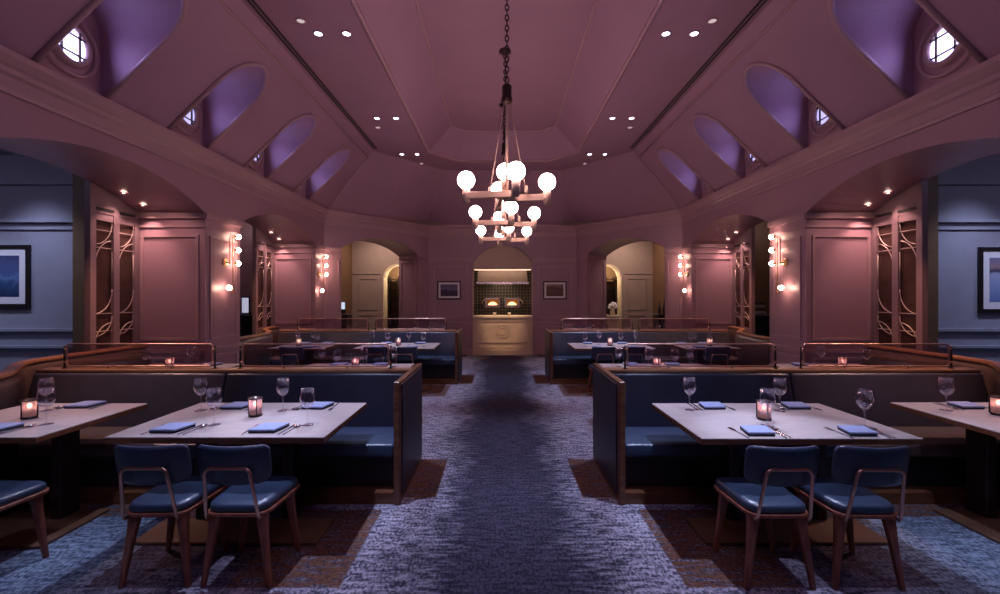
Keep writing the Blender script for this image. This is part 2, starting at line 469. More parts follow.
for sd in (-1, 1):
    ceil.quad((sd * s1x, YF, Z1), (sd * s1x, s1y, Z1), (sd * CB[0][0], CB[0][1], Z1), (sd * CB[0][0], YF, Z1))
    ceil.quad((sd * s1x, s1y, Z1), (sd * b1x, b1y, Z1), (sd * CB[1][0], CB[1][1], Z1), (sd * CB[0][0], CB[0][1], Z1))
    ceil.quad((sd * CB[0][0], YF, Z1), (sd * CB[0][0], CB[0][1], Z1), (sd * CT[0][0], CT[0][1], Z2), (sd * CT[0][0], YF, Z2))
    ceil.quad((sd * CB[0][0], CB[0][1], Z1), (sd * CB[1][0], CB[1][1], Z1), (sd * CT[1][0], CT[1][1], Z2), (sd * CT[0][0], CT[0][1], Z2))
ceil.quad((-b1x, b1y, Z1), (b1x, b1y, Z1), (CB[1][0], CB[1][1], Z1), (-CB[1][0], CB[1][1], Z1))
ceil.quad((-CB[1][0], CB[1][1], Z1), (CB[1][0], CB[1][1], Z1), (CT[1][0], CT[1][1], Z2), (-CT[1][0], CT[1][1], Z2))
ceil.poly([(-CT[0][0], YF, Z2), (CT[0][0], YF, Z2), (CT[0][0], CT[0][1], Z2), (CT[1][0], CT[1][1], Z2), (-CT[1][0], CT[1][1], Z2), (-CT[0][0], CT[0][1], Z2)])
struct('ceiling', ceil, M['ceil'])

# dormers with round windows
NW = 0
for sd in (-1, 1):
    for c in DORM:
        mb = MB(); n = 24; xw = sd * (XW - 0.03)
        prof = [(c - DW, 0.0)] + [(c - DW * math.cos(PI * i / n), DT + DW * math.sin(PI * i / n)) for i in range(n + 1)] + [(c + DW, 0.0)]
        for i in range(len(prof) - 1):
            (ya, ta), (yb, tb) = prof[i], prof[i + 1]
            mb.add([slope_pt(sd, ya, ta), slope_pt(sd, yb, tb), (xw, yb, ZC + tb), (xw, ya, ZC + ta)], [(0, 1, 2, 3)], 0 < i < len(prof) - 2)
        struct('wall_dormer_' + SIDE[sd], mb, M['ceil'])
        mb = MB(); mb.poly([(xw, y, ZC + t) for y, t in prof]); struct('wall_gable_' + SIDE[sd], mb, M['wall'])
        mb = MB(); mb.tube([(lambda q: (q[0] - sd * 0.005, q[1], q[2] - 0.005))(slope_pt(sd, y, t)) for y, t in prof], 0.026, 8)
        trim(mb, M['trim'])
        NW += 1
        zc = ZC + 0.37; x = xw - sd * 0.004
        w = struct('window_%d' % NW, MB().lathe([(0.16, 0), (0.16, -sd * 0.055), (0.185, -sd * 0.06), (0.205, -sd * 0.04), (0.215, 0.0)], (x, c, zc), 32, 'x', caps=False), M['trim'])
        MB().lathe([(0.262, 0), (0.27, -sd * 0.03), (0.292, -sd * 0.03), (0.30, 0)], (x, c, zc), 32, 'x', caps=False).build('window_surround', M['trim'], w)
        MB().lathe([(0.162, 0), (0.0001, 0)], (x - sd * 0.012, c, zc), 32, 'x', caps=False).build('pane', M['sky'] if c < 4.5 else M['sky_dim'], w)
        g = MB()
        for k in (-0.085, 0.085):
            hh = math.sqrt(0.162 ** 2 - k * k)
            g.box(x - sd * 0.02, x - sd * 0.038, c + k - 0.006, c + k + 0.006, zc - hh, zc + hh)
            g.box(x - sd * 0.02, x - sd * 0.038, c - hh, c + hh, zc + k - 0.006, zc + k + 0.006)
        g.build('muntin', M['bronze'], w)

# cornice all round
path = [(XW, YF), (XW, YC), (XN, YN), (-XN, YN), (-XW, YC), (-XW, YF)]
cor = [(0.0, 3.30), (0.025, 3.30), (0.03, 3.335), (0.012, 3.35), (0.018, 3.44), (0.045, 3.46), (0.05, 3.50), (0.075, 3.52), (0.115, 3.57), (0.12, 3.615), (0.05, 3.63), (0.0, 3.63)]
trim(MB().sweep(path, cor))
for sd in (-1, 1):   # raised line under each slot vent and the hip lines of the vault
    q = [slope_pt(sd, YF, H - 0.12), slope_pt(sd, s1y + 0.06, H - 0.12)]
    trim(MB().tube(q, 0.02, 6))
    q = [(sd * CB[0][0], YF, Z1), (sd * CB[0][0], CB[0][1], Z1), (sd * CB[1][0], CB[1][1], Z1), (0, CB[1][1], Z1)]
    trim(MB().tube(q, 0.03, 6))
    q = [(sd * CT[0][0], YF, Z2), (sd * CT[0][0], CT[0][1], Z2), (sd * CT[1][0], CT[1][1], Z2), (0, CT[1][1], Z2)]
    trim(MB().tube(q, 0.02, 6))
    v = thing('slot_vent', 'long black slot vent in the ceiling above the %s dormers' % SIDE[sd], 'vent', (0, 0, 0))
    for xx in (2.775, 2.725):
        MB().box(sd * xx, sd * (xx - 0.022), YF, 9.2, Z1 - 0.012, Z1 + 0.01).build('slot', M['dark'], v)
    trim(MB().tube([(sd * s0x, s0y, ZC), (sd * s1x, s1y, Z1)], 0.015, 6)); trim(MB().tube([(sd * b0x, b0y, ZC), (sd * b1x, b1y, Z1)], 0.015, 6))

# mouldings on flat faces
def panel(mb, o, u, nrm, u0, u1, z0, z1, w=0.035, d=0.018):
    """Rectangular raised moulding on a vertical face: o origin, u along the face, nrm out of it."""
    o = Vector((o[0], o[1], 0)); u = Vector((u[0], u[1], 0)).normalized(); nn = Vector((nrm[0], nrm[1], 0)).normalized() * d
    def B(a0, a1, b0, b1):
        p = [o + u * a + Vector((0, 0, b)) for a, b in ((a0, b0), (a1, b0), (a1, b1), (a0, b1))]
        q = [x + nn for x in p]; mb.hexa(p + q)
    B(u0, u1, z1 - w, z1); B(u0, u1, z0, z0 + w); B(u0, u0 + w, z0 + w, z1 - w); B(u1 - w, u1, z0 + w, z1 - w)
def band(mb, o, u, nrm, u0, u1, z0, z1, d):
    o = Vector((o[0], o[1], 0)); u = Vector((u[0], u[1], 0)).normalized(); nn = Vector((nrm[0], nrm[1], 0)).normalized() * d
    p = [o + u * a + Vector((0, 0, b)) for a, b in ((u0, z0), (u1, z0), (u1, z1), (u0, z1))]
    mb.hexa(p + [x + nn for x in p])

for sd in (-1, 1):
    for y0, y1 in PIERS[1:] + [(9.42, YC)]:
        mb = MB(); W = XB - XW
        for (o, u, nr, ln) in (((sd * XW, y0), (sd, 0), (0, -1), W), ((sd * XW, y0), (0, 1), (-sd, 0), y1 - y0)):
            band(mb, o, u, nr, -0.02, ln, 2.70, 2.78, 0.035); band(mb, o, u, nr, -0.015, ln, 2.58, 2.61, 0.02)
            band(mb, o, u, nr, -0.012, ln, 0.0, 0.16, 0.02); band(mb, o, u, nr, -0.012, ln, 0.86, 0.91, 0.02)
            if ln > 0.6:
                panel(mb, o, u, nr, 0.085, ln - 0.085, 1.03, 2.48); panel(mb, o, u, nr, 0.085, ln - 0.085, 0.22, 0.80)
        if y1 == YC:   # the pier carries on round the chamfer
            o = (sd * XW, YC); u = (sd * (XN - XW), YN - YC); nr = (-sd * (YN - YC), XN - XW)
            band(mb, o, u, nr, 0, 0.42, 2.70, 2.78, 0.035); band(mb, o, u, nr, 0, 0.42, 2.58, 2.61, 0.02); panel(mb, o, u, nr, 0.07, 0.36, 1.03, 2.48, 0.025)
        trim(mb)
    mb = MB(); o = (sd * XN, YN); u = (sd * (XW - XN), YC - YN); nr = (-sd * (YN - YC), XN - XW)
    band(mb, o, u, nr, 0.0, 0.34, 2.70, 2.78, 0.03); panel(mb, o, u, nr, 0.06, 0.29, 1.03, 2.6, 0.02)
    trim(mb)
    # jamb panels of the chamfer opening
    jo = Vector((sd * XN, YN)) + Vector(u).normalized() * 0.34
    out = Vector((sd * (YN - YC), XW - XN)).normalized()
    mb = MB(); panel(mb, jo, out, u, 0.12, 0.82, 0.25, 2.6, 0.025); band(mb, jo, out, u, 0, 0.95, 2.70, 2.78, 0.02); trim(mb)
mb = MB()
for a, b in ((-XN, -0.835), (0.835, XN)):
    band(mb, (0, YN), (1, 0), (0, -1), a, b, 2.62, 2.70, 0.03); band(mb, (0, YN), (1, 0), (0, -1), a, b, 0.0, 0.16, 0.02)
    band(mb, (0, YN), (1, 0), (0, -1), a, b, 0.86, 0.91, 0.025)
    panel(mb, (0, YN), (1, 0), (0, -1), a + 0.14, b - 0.14, 1.03, 2.48); panel(mb, (0, YN), (1, 0), (0, -1), a + 0.14, b - 0.14, 0.22, 0.80)
trim(mb)

# side aisles behind the arcades
for sd in (-1, 1):
    s = SIDE[sd]
    struct('wall_aisle_' + s, MB().quad((sd * 9.8, YF, 0), (sd * 9.8, 15, 0), (sd * 9.8, 15, 3.7), (sd * 9.8, YF, 3.7)), M['grey'])
    struct('ceiling_aisle_' + s, MB().quad((sd * (XB - 0.02), YF, 3.6), (sd * 10, YF, 3.6), (sd * 10, 15, 3.6), (sd * (XB - 0.02), 15, 3.6)), M['grey'])
    struct('wall_end_' + s, MB().box(sd * 9.8, sd * 5.97, 5.98, 6.12, 0, 3.6), M['grey'])
    mb = MB(); o = (0, 5.98)
    for z0, z1, d in ((3.18, 3.24, 0.05), (2.66, 2.70, 0.05), (2.56, 2.59, 0.025), (1.15, 1.19, 0.04), (0.92, 0.955, 0.045), (0, 0.15, 0.02)):
        band(mb, o, (sd, 0), (0, -1), 5.97, 9.8, z0, z1, d)
    trim(mb, M['grey'])
    struct('pillar_aisle_' + s, MB().box(sd * 5.97, sd * 5.40, 5.93, 6.12, 0, 3.6), M['umber'])
    struct('wall_rear_' + s, MB().box(sd * 9.8, sd * XB, 9.62, 9.75, 0, 3.6), M['umber'] if sd > 0 else M['wall'])

M['lattice_frame'] = paint('screen_frame_paint', (0.22, 0.145, 0.16), 0.4, noise=0.04)
# lattice screens between arcade back and pier
def lattice_screen(sd, y1, label):
    y0 = y1 - 0.71; x = sd * 5.03
    t = thing('lattice_screen', label, 'screen', (sd * 5.055, (y0 + y1) / 2, 0))
    L = lambda y: y - (y0 + y1) / 2
    def top(y):
        b0, b1 = (y1 - 2.73, y1)
        return seg_arc(b0, b1, SPR, RISE, y) - 0.012
    fr = MB(); ht = 0.036
    rails = [(0.0, 0.16), (0.86, 0.98), (2.58, 2.67)]
    stiles = [(y0, y0 + 0.075), (y0 + 0.315, y0 + 0.40), (y1 - 0.075, y1 - 0.004)]
    for a, b in stiles: fr.box(-ht, ht, L(a), L(b), 0, 2.67)
    fr_r = MB()
    for a, b in rails:
        for (p, q) in ((stiles[0][1], stiles[1][0]), (stiles[1][1], stiles[2][0])): fr.box(-ht + .008, ht - .008, L(p), L(q), a, b)
    fr.build('frame', M['lattice_frame'], t)
    n = 8; hd = MB()
    for i in range(n):
        a = y0 + (y1 - 0.004 - y0) * i / n; b = y0 + (y1 - 0.004 - y0) * (i + 1) / n
        hd.hexa([(-ht, L(a), 2.67), (ht, L(a), 2.67), (ht, L(b), 2.67), (-ht, L(b), 2.67), (-ht, L(a), top(a)), (ht, L(a), top(a)), (ht, L(b), top(b)), (-ht, L(b), top(b))])
    hd.build('header', M['lattice_frame'], t)
    for (p, q) in ((stiles[0][1], stiles[1][0]), (stiles[1][1], stiles[2][0])):
        MB().box(-ht - .006, ht + .006, L(p) + .0, L(q), 2.70, 2.735).build('vent_slot', M['dark'], t)
        MB().box(-sd * -0.012, -sd * -0.002, L(p), L(q), 0.16, 2.58).build('mirror_panel', M['backing'], t)
        la = MB(); xx = -sd * 0.014; c = (L(p) + L(q)) / 2; hw = (q - p) / 2
        def arc(cy, cz, ry, rz, a0, a1, k=10):
            la.tube([(xx, cy + ry * math.cos(a0 + (a1 - a0) * i / k), cz + rz * math.sin(a0 + (a1 - a0) * i / k)) for i in range(k + 1)], 0.0058, 6)
        for z in (2.46, 2.24, 1.42, 1.20): la.tube([(xx, c - hw, z), (xx, c + hw, z)], 0.0058, 6)
        for z_, r_ in ((2.58, 0.30), (1.72, 0.30), (1.38, 0.24)): arc(c - hw, z_, 2 * hw, r_, 0, -PI / 2)
        for z_, r_ in ((1.98, 0.36), (1.02, 0.28)): arc(c + hw, z_, 2 * hw, r_, PI / 2, PI)
        la.tube([(xx, c - hw + 0.002, 1.98), (xx, c - hw + 0.002, 1.42)], 0.005, 6); la.tube([(xx, c + hw - 0.002, 2.2), (xx, c + hw - 0.002, 1.72)], 0.005, 6)
        la.build('lattice', M['lattice'], t)
for sd in (-1, 1):
    lattice_screen(sd, 5.90, 'tall lattice screen with two glazed panels beside the front %s pier' % SIDE[sd])
    lattice_screen(sd, 9.42, 'lattice screen half hidden behind the front pier, beside the second %s pier' % SIDE[sd])

# ------------------------------------------------------------------ back openings, vestibules, kitchen
for sd in (-1, 1):
    s = SIDE[sd]
    L0 = MB()
    struct('wall_vestibule_' + s, arcade((sd * 4.75, 13.6), (sd * 2.2, 13.6), 3.6, [(0.98, 1.88, 2.25, 0.40)], 0.35, (0, 1)), M['olive'])
    mb = MB(); k = 14; x0_ = 4.75 - 0.98
    pts = [(x0_, 0.0)] + [(x0_ - 0.9 * i / k, seg_arc(0, 0.9, 2.25, 0.40, 0.9 * i / k)) for i in range(k + 1)] + [(x0_ - 0.9, 0.0)]
    cx_ = x0_ - 0.45
    for (xa, za), (xb, zb) in zip(pts[:-1], pts[1:]):
        ins = lambda x, z: (sd * (cx_ + (x - cx_) * 0.93), z - (0.03 if z > 0.1 else 0.0))
        (pa, qa), (pb, qb) = ins(xa, za), ins(xb, zb)
        mb.hexa([(sd * xa, 13.57, za), (sd * xb, 13.57, zb), (pb, 13.57, qb), (pa, 13.57, qa), (sd * xa, 13.98, za), (sd * xb, 13.98, zb), (pb, 13.98, qb), (pa, 13.98, qa)])
    trim(mb, M['cream'])
    mb = MB(); panel(mb, (sd * 4.75, 13.6), (-sd, 0), (0, -1), 0.2, 0.8, 1.2, 2.2, 0.03); panel(mb, (sd * 4.75, 13.6), (-sd, 0), (0, -1), 0.2, 0.8, 0.2, 1.05, 0.03)
    band(mb, (sd * 4.75, 13.6), (-sd, 0), (0, -1), 0, 0.9, 2.33, 2.37, 0.02); trim(mb, M['olive'])
    struct('wall_beyond_' + s, MB().box(sd * 5.6, sd * 2.0, 15.0, 15.1, 0, 3.6), M['umber'])
    struct('ceiling_vestibule_' + s, MB().quad((sd * 1.6, 11.5, 3.6), (sd * 7, 9.75, 3.6), (sd * 7, 15.1, 3.6), (sd * 1.6, 15.1, 3.6)), M['olive'])
    struct('wall_vestibule_return_' + s, MB().box(sd * 2.05, sd * 2.2, 12.5, 13.6, 0, 3.6), M['olive'])
    struct('wall_vestibule_side_' + s, MB().box(sd * 4.75, sd * 4.85, 12.6, 13.9, 0, 3.6), M['umber'])
    bk = thing('wine_rack', 'dark wine rack standing beyond the arched doorway at the back %s' % s, 'rack', (sd * 3.25, 14.75, 0))
    mb = MB()
    for i in range(5): mb.box(-0.6 + i * 0.3 - 0.01, -0.6 + i * 0.3 + 0.01, -0.15, 0.15, 0, 2.3)
    mb.build('upright', M['bronze'], bk)
    mb = MB()
    for i in range(8): mb.box(-0.6, 0.6, -0.14, 0.14, 0.1 + i * 0.3, 0.12 + i * 0.3)
    mb.build('shelf', M['bronze'], bk)

def console(sd):
    t = thing('host_cabinet', 'dark cabinet standing beyond the second %s bay opening' % SIDE[sd], 'cabinet', (sd * 5.62, 9.33, 0))
    MB().box(-0.3, 0.3, -0.22, 0.24, 0.06, 1.22).build('carcass', M['dark'], t)
    MB().box(-0.32, 0.32, -0.24, 0.25, 1.22, 1.26).build('cabinet_top', M['steel'], t)
    for k in (-1, 1):
        d = MB().box(k * 0.01, k * 0.29, -0.235, -0.22, 0.1, 1.19).build('door', M['dark'], t)
        MB().tube([(k * 0.05, -0.25, 0.6), (k * 0.05, -0.25, 0.75)], 0.007, 6).build('handle', M['brass'], d)
    MB().box(-0.28, 0.28, -0.2, 0.2, 0, 0.06).build('plinth', M['dark'], t)
console(-1); console(1)
t = thing('table_sign', 'small lit framed sign on the dark cabinet beyond the left pier', 'sign', (-5.53, 9.22, 1.261))
MB().box(-0.085, 0.085, -0.012, 0.012, 0.0, 0.36).build('sign_frame', M['frame_black'], t)
MB().box(-0.07, 0.07, -0.014, -0.011, 0.02, 0.34).build('sign_face', glow('lit_sheet', (0.75, 0.75, 1.0), 0.55), t)
for i in range(4):
    w = 0.13 - 0.012 * i
    o = MB().box(5.5 - w, 5.5 + w, 9.2, 9.4, 1.261 + 0.066 * i, 1.261 + 0.066 * i + 0.052).build('storage_box', M['lattice'] if i % 2 == 0 else M['leather_brown'], bevel=0.006)
    tag(o, ['lowest, widest box of the stack', 'second box up of the stack', 'third box up of the stack', 'topmost, smallest box of the stack'][i] + ' on the cabinet beyond the right pier', 'box', 'boxes stacked on the right cabinet')

# kitchen pass in the back niche
YK = YN
struct('wall_kitchen', MB().box(-1.5, 1.5, 14.0, 14.1, 0, 3.3), M['tile'])
for sd in (-1, 1): struct('wall_kitchen_' + SIDE[sd], MB().box(sd * 1.5, sd * 1.6, YK + 0.30, 14.1, 0, 3.3), M['tile'])
struct('ceiling_kitchen', MB().quad((-1.6, YK + 0.3, 3.3), (1.6, YK + 0.3, 3.3), (1.6, 14.1, 3.3), (-1.6, 14.1, 3.3)), M['cream'])
# beige lunette closing the arch above the pass
n = 20; ss = [-0.83 + 1.66 * i / n for i in range(n + 1)]
lun = [(-0.83, YK + 0.14, 2.42)] + [(s_, YK + 0.14, seg_arc(-0.835, 0.835, 2.58, 0.5, s_)) for s_ in ss] + [(0.83, YK + 0.14, 2.42)]
trim(MB().prism(lun, (0, 0.1, 0)), M['counter'])
trim(MB().box(-0.83, 0.83, YK + 0.08, YK + 0.24, 2.39, 2.43), M['cream'])
o = MB().box(-0.80, 0.80, YK + 0.12, YK + 0.16, 2.372, 2.388).build('light_bar', M['strip']); tag(o, 'warm linear light bar under the lintel of the kitchen pass', 'light')
ct = thing('service_counter', 'beige panelled kitchen pass counter with round carved emblem in the back niche', 'counter', (0, YK, 0))
MB().box(-0.828, 0.828, -0.10, 0.45, 0.22, 1.02).build('body', M['counter'], ct)
MB().box(-0.832, 0.832, -0.15, 0.50, 1.02, 1.085).build('countertop', M['cream'], ct, bevel=0.008)
MB().box(-0.832, 0.832, -0.16, 0.45, 0.0, 0.14).box(-0.832, 0.832, -0.13, 0.45, 0.14, 0.22).build('plinth', M['counter'], ct)
mb = MB(); panel(mb, (0, -0.10), (1, 0), (0, -1), -0.76, 0.76, 0.34, 0.97, 0.04, 0.02); mb.build('front_moulding', M['counter'], ct)
mb = MB(); mb.lathe([(0.165, -0.104), (0.165, -0.112), (0.178, -0.112), (0.178, -0.104)], (0, 0, 0.66), 32, 'y', caps=False)
for k in range(14):
    a = PI * 0.62 + k * 2 * PI * 0.88 / 13 * 1.0
    ca, sa = math.cos(a), math.sin(a)
    mb.prism([(0.20 * ca - 0.024 * sa, -0.105, 0.66 + 0.20 * sa + 0.024 * ca), (0.222 * ca, -0.105, 0.66 + 0.222 * sa), (0.20 * ca + 0.024 * sa, -0.105, 0.66 + 0.20 * sa - 0.024 * ca), (0.185 * ca, -0.105, 0.66 + 0.185 * sa)], (0, -0.007, 0))
mb.lathe([(0.10, -0.104), (0.10, -0.110), (0.115, -0.110), (0.115, -0.104)], (0, 0, 0.66), 24, 'y', caps=False)
mb.build('emblem', M['counter'], ct)
M['hood'] = paint('brushed_hood', (0.20, 0.16, 0.155), 0.45, 0.6)
hd = thing('range_hood', 'stainless range hood with lit underside above the kitchen ovens', 'hood', (0, 13.5, 0))
MB().hexa([(-0.78, -0.35, 2.05), (0.78, -0.35, 2.05), (0.78, 0.48, 2.05), (-0.78, 0.48, 2.05), (-0.74, -0.1, 2.55), (0.74, -0.1, 2.55), (0.74, 0.48, 2.55), (-0.74, 0.48, 2.55)]).build('canopy', M['hood'], hd)
MB().box(-0.80, 0.80, -0.38, -0.35, 2.0, 2.07).build('hood_lip', M['steel'], hd)
MB().box(-0.3, 0.3, -0.30, 0.2, 2.02, 2.045).build('hood_lamp', glow('hood_lamp', (1, 0.72, 0.5), 4), hd)
MB().box(-0.5, 0.5, 0.1, 0.48, 2.55, 3.28).build('duct', M['hood'], hd)
for sd in (-1, 1):
    ov = thing('bread_oven', 'open glowing steel oven at %s of the kitchen pair' % SIDE[sd], 'oven', (sd * 0.31, 13.70, 1.27), group='ovens in the kitchen')
    MB().box(-0.24, 0.24, -0.02, 0.26, 0.27, 0.31).box(-0.24, 0.24, -0.02, 0.26, 0.0, 0.08).box(-0.24, -0.19, -0.02, 0.26, 0.08, 0.27).box(0.19, 0.24, -0.02, 0.26, 0.08, 0.27).build('oven_frame', M['steel'], ov)
    MB().box(-0.19, 0.19, 0.2, 0.25, 0.08, 0.27).build('oven_chamber', paint('oven_brick', (0.25, 0.12, 0.05), 0.8), ov)
    MB().lathe([(0.0001, 0.085), (0.15, 0.085), (0.12, 0.13), (0.06, 0.17), (0.0001, 0.18)], (0, 0.1, 0), 14).build('fire', M['fire'], ov)
    MB().tube([(sd * 0.26, -0.06, 0.05), (sd * 0.34, -0.08, 0.16), (sd * 0.26, -0.06, 0.27)], 0.014, 6).build('handle', M['brass'], ov)
    c = MB().lathe([(0.03, 0), (0.042, 0.05), (0.048, 0.09), (0.044, 0.09), (0.03, 0.01)], (sd * 0.205 - 0.02, YK + 0.02, 1.0855), 14).build('small_bowl', M['cream'])
    tag(c, 'small pale bowl on the kitchen counter, %s of the pair' % SIDE[sd], 'bowl')
sh = thing('kitchen_bench', 'dark tiled kitchen back bench under the two ovens', 'bench', (0, 13.72, 0))
MB().box(-1.2, 1.2, 0.0, 0.27, 0.0, 1.13).build('bench_body', M['tile'], sh)
MB().box(-1.22, 1.22, -0.03, 0.27, 1.13, 1.26).build('worktop', M['tile'], sh)

# ------------------------------------------------------------------ pictures
def picture(label, loc, w, h, fw, mw, art, rz=0.0, white=M['mat']):
    t = thing('framed_picture', label, 'picture', loc, rz)
    d = 0.035
    MB().box(-w / 2, w / 2, -d, 0, h / 2 - fw, h / 2).box(-w / 2, w / 2, -d, 0, -h / 2, -h / 2 + fw).box(-w / 2, -w / 2 + fw, -d, 0, -h / 2 + fw, h / 2 - fw).box(w / 2 - fw, w / 2, -d, 0, -h / 2 + fw, h / 2 - fw).build('frame', M['frame_black'], t)
    MB().box(-w / 2 + fw, w / 2 - fw, -0.02, -0.004, -h / 2 + fw, h / 2 - fw).build('mat', white, t)
    a, b = w / 2 - fw - mw, h / 2 - fw - mw
    MB().box(-a, a, -0.023, -0.0195, -b, b).build('print', art, t)
art_sea = art_mat('misty_blue_hills', [(0.0, (0.02, 0.035, 0.09)), (0.3, (0.035, 0.07, 0.16)), (0.48, (0.11, 0.19, 0.36)), (0.56, (0.07, 0.10, 0.24)), (0.8, (0.075, 0.095, 0.21)), (1.0, (0.05, 0.06, 0.14))], 9.0, 0.0, 0.62, 0.5)
art_fog = art_mat('pale_misty_water', [(0.0, (0.13, 0.20, 0.40)), (0.4, (0.26, 0.31, 0.52)), (0.62, (0.33, 0.35, 0.52)), (0.68, (0.05, 0.05, 0.09)), (0.78, (0.30, 0.20, 0.22)), (1.0, (0.17, 0.16, 0.27))], 3.5, 0.0, 0.62, 0.22)
art_a = art_mat('dusk_print', [(0.0, (0.06, 0.035, 0.05)), (0.45, (0.035, 0.035, 0.075)), (0.6, (0.16, 0.14, 0.22)), (1.0, (0.10, 0.085, 0.16))], 7.0, 0.0, 0.28, 0.7)
art_b = art_mat('sepia_print', [(0.0, (0.10, 0.05, 0.035)), (0.5, (0.17, 0.09, 0.065)), (0.7, (0.08, 0.04, 0.035)), (1.0, (0.30, 0.19, 0.15))], 8.0, 0.0, 0.28, 0.9)
picture('large framed blue sea print on the grey wall at the far left', (-7.27, 5.975, 1.915), 1.36, 0.86, 0.045, 0.10, art_sea)
picture('large framed pale misty print on the grey wall at the far right', (7.24, 5.975, 1.865), 1.36, 0.90, 0.045, 0.10, art_fog)
picture('small dark-framed dusk print on the back wall, left of the kitchen', (-1.50, YN - 0.004, 1.80), 0.66, 0.51, 0.035, 0.055, art_a)
picture('small dark-framed sepia print on the back wall, right of the kitchen', (1.46, YN - 0.004, 1.80), 0.66, 0.51, 0.035, 0.055, art_b)

# ------------------------------------------------------------------ chandeliers
def make_chandelier():
    t = thing('chandelier', 'x', 'chandelier')
    # origin at the level of the lower bars
    zt = Z2 - 2.72
    MB().lathe([(0.001, zt), (0.09, zt), (0.09, zt - 0.025), (0.02, zt - 0.05), (0.001, zt - 0.05)], n=20).build('ceiling_rose', M['bronze'], t)
    ch = MB(); z = zt - 0.05; i = 0
    while z > 1.25:
        pts = []
        for k in range(12):
            a = 2 * PI * k / 12; u = 0.020 * math.cos(a); w = 0.036 * math.sin(a)
            pts.append((u, 0, z - 0.036 + w) if i % 2 == 0 else (0, u, z - 0.036 + w))
        ch.tube(pts, 0.007, 6, closed=True); z -= 0.056; i += 1
    ch.build('chain', M['bronze'], t)
    MB().lathe([(0.001, 1.22), (0.025, 1.215), (0.052, 1.19), (0.052, 1.07), (0.06, 1.06), (0.06, 1.02), (0.03, 1.0), (0.001, 1.0)], n=20).build('hub', M['bronze'], t)
    for (x, y) in ((-0.19, 0.02), (0.21, -0.03), (0.0, 0.20)):
        r = MB().tube([(x * 0.14, y * 0.14, 1.02), (x, y, 0.02)], 0.0055, 8).build('hanging_rod', M['satin'], t)
        MB().lathe([(0.016, 0.02), (0.02, 0.05), (0.012, 0.10), (0.008, 0.11)], (x, y, 0), 10).build('rod_collar', M['satin'], r)
    MB().tube([(0, 0, 1.0), (0, 0, 0.0)], 0.015, 10).build('stem', M['satin'], t)
    arms = [((-0.02, -0.10), (-0.44, -0.03)), ((0.02, 0.10), (0.44, 0.05)), ((0.06, 0.02), (0.085, -0.36)), ((-0.06, -0.02), (-0.09, 0.40))]
    for (ax, ay), (bx, by) in arms:
        d = Vector((bx - ax, by - ay)).normalized(); nn = Vector((-d.y, d.x)) * 0.022
        a = Vector((ax, ay)) - d * 0.06; b = Vector((bx, by))
        bar = MB().hexa([(a.x - nn.x, a.y - nn.y, -0.035), (b.x - nn.x, b.y - nn.y, -0.035), (b.x + nn.x, b.y + nn.y, -0.035), (a.x + nn.x, a.y + nn.y, -0.035),
                         (a.x - nn.x, a.y - nn.y, 0.035), (b.x - nn.x, b.y - nn.y, 0.035), (b.x + nn.x, b.y + nn.y, 0.035), (a.x + nn.x, a.y + nn.y, 0.035)]).build('arm', M['satin'], t, bevel=0.004, seg=1)
        MB().lathe([(0.001, -0.085), (0.03, -0.085), (0.035, -0.07), (0.042, -0.07), (0.042, 0.075), (0.001, 0.078)], (bx, by, 0), 18).build('lamp_socket', M['satin'], bar)
        MB().sphere((bx, by, 0.168), 0.095, 20, 12).build('globe_bulb', M['bulb'], bar)
    up = MB().lathe([(0.001, 0.10), (0.04, 0.10), (0.042, 0.22), (0.001, 0.225)], (-0.02, 0.16, 0), 16).tube([(-0.02, 0.02, 0.14), (-0.02, 0.16, 0.14)], 0.02, 8).build('upper_arm', M['satin'], t)
    MB().sphere((-0.02, 0.16, 0.312), 0.094, 20, 12).build('globe_bulb', M['bulb'], up)
    MB().box(-0.11, 0.11, -0.024, 0.024, -0.03, 0.03).box(-0.024, 0.024, -0.12, 0.12, -0.028, 0.028).build('centre_block', M['satin'], t)
    return Kind(t)
CH = make_chandelier()
for y, lb in ((4.66, 'nearest and largest-looking of the three globe chandeliers in the row'), (6.42, 'middle one of the three globe chandeliers, hanging behind the first'), (8.22, 'smallest-looking globe chandelier, last of three, hanging before the kitchen')):
    CH.put((0.0, y, 2.72), 0.0, lb, 'globe chandeliers')

# ------------------------------------------------------------------ wall sconces
def make_sconce():
    """Mounted on the face x = 0 looking along +x."""
    t = thing('wall_sconce', 'x', 'sconce')
    MB().lathe([(0.001, 0.0), (0.062, 0.0), (0.062, 0.014), (0.045, 0.022), (0.001, 0.022)], (0, 0, 0), 22, 'x').build('backplate', M['brass'], t)
    MB().tube([(0.02, 0, 0), (0.075, 0, 0)], 0.012, 8).build('stem', M['brass'], t)
    pts = [(0.075, 0, -0.02), (0.075, 0, 0.36)] + [(0.075, 0.035 - 0.035 * math.cos(PI * i / 8), 0.36 + 0.035 * math.sin(PI * i / 8)) for i in range(9)] + [(0.075, 0.07, 0.36), (0.075, 0.07, -0.42)]
    pts += [(0.075, 0.05 , -0.45)]
    MB().tube(pts, 0.0075, 8).build('bent_rod', M['brass'], t)
    for y, z, yr in ((0.17, 0.40, 0.07), (0.17, 0.20, 0.07), (0.17, 0.0, 0.07), (-0.05, -0.37, 0.07)):
        k = 1 if y > yr else -1
        a = MB().tube([(0.075, yr, z), (0.09, y - k * 0.05, z)], 0.006, 6).lathe([(0.02, 0), (0.02, 0.03)], (0.09, y - k * 0.05 - 0.015, z), 10, 'y').build('lamp_arm', M['brass'], t)
        MB().sphere((0.095, y, z), 0.036, 14, 9).build('bulb', M['sbulb'], a)
    return Kind(t)
SN = make_sconce()
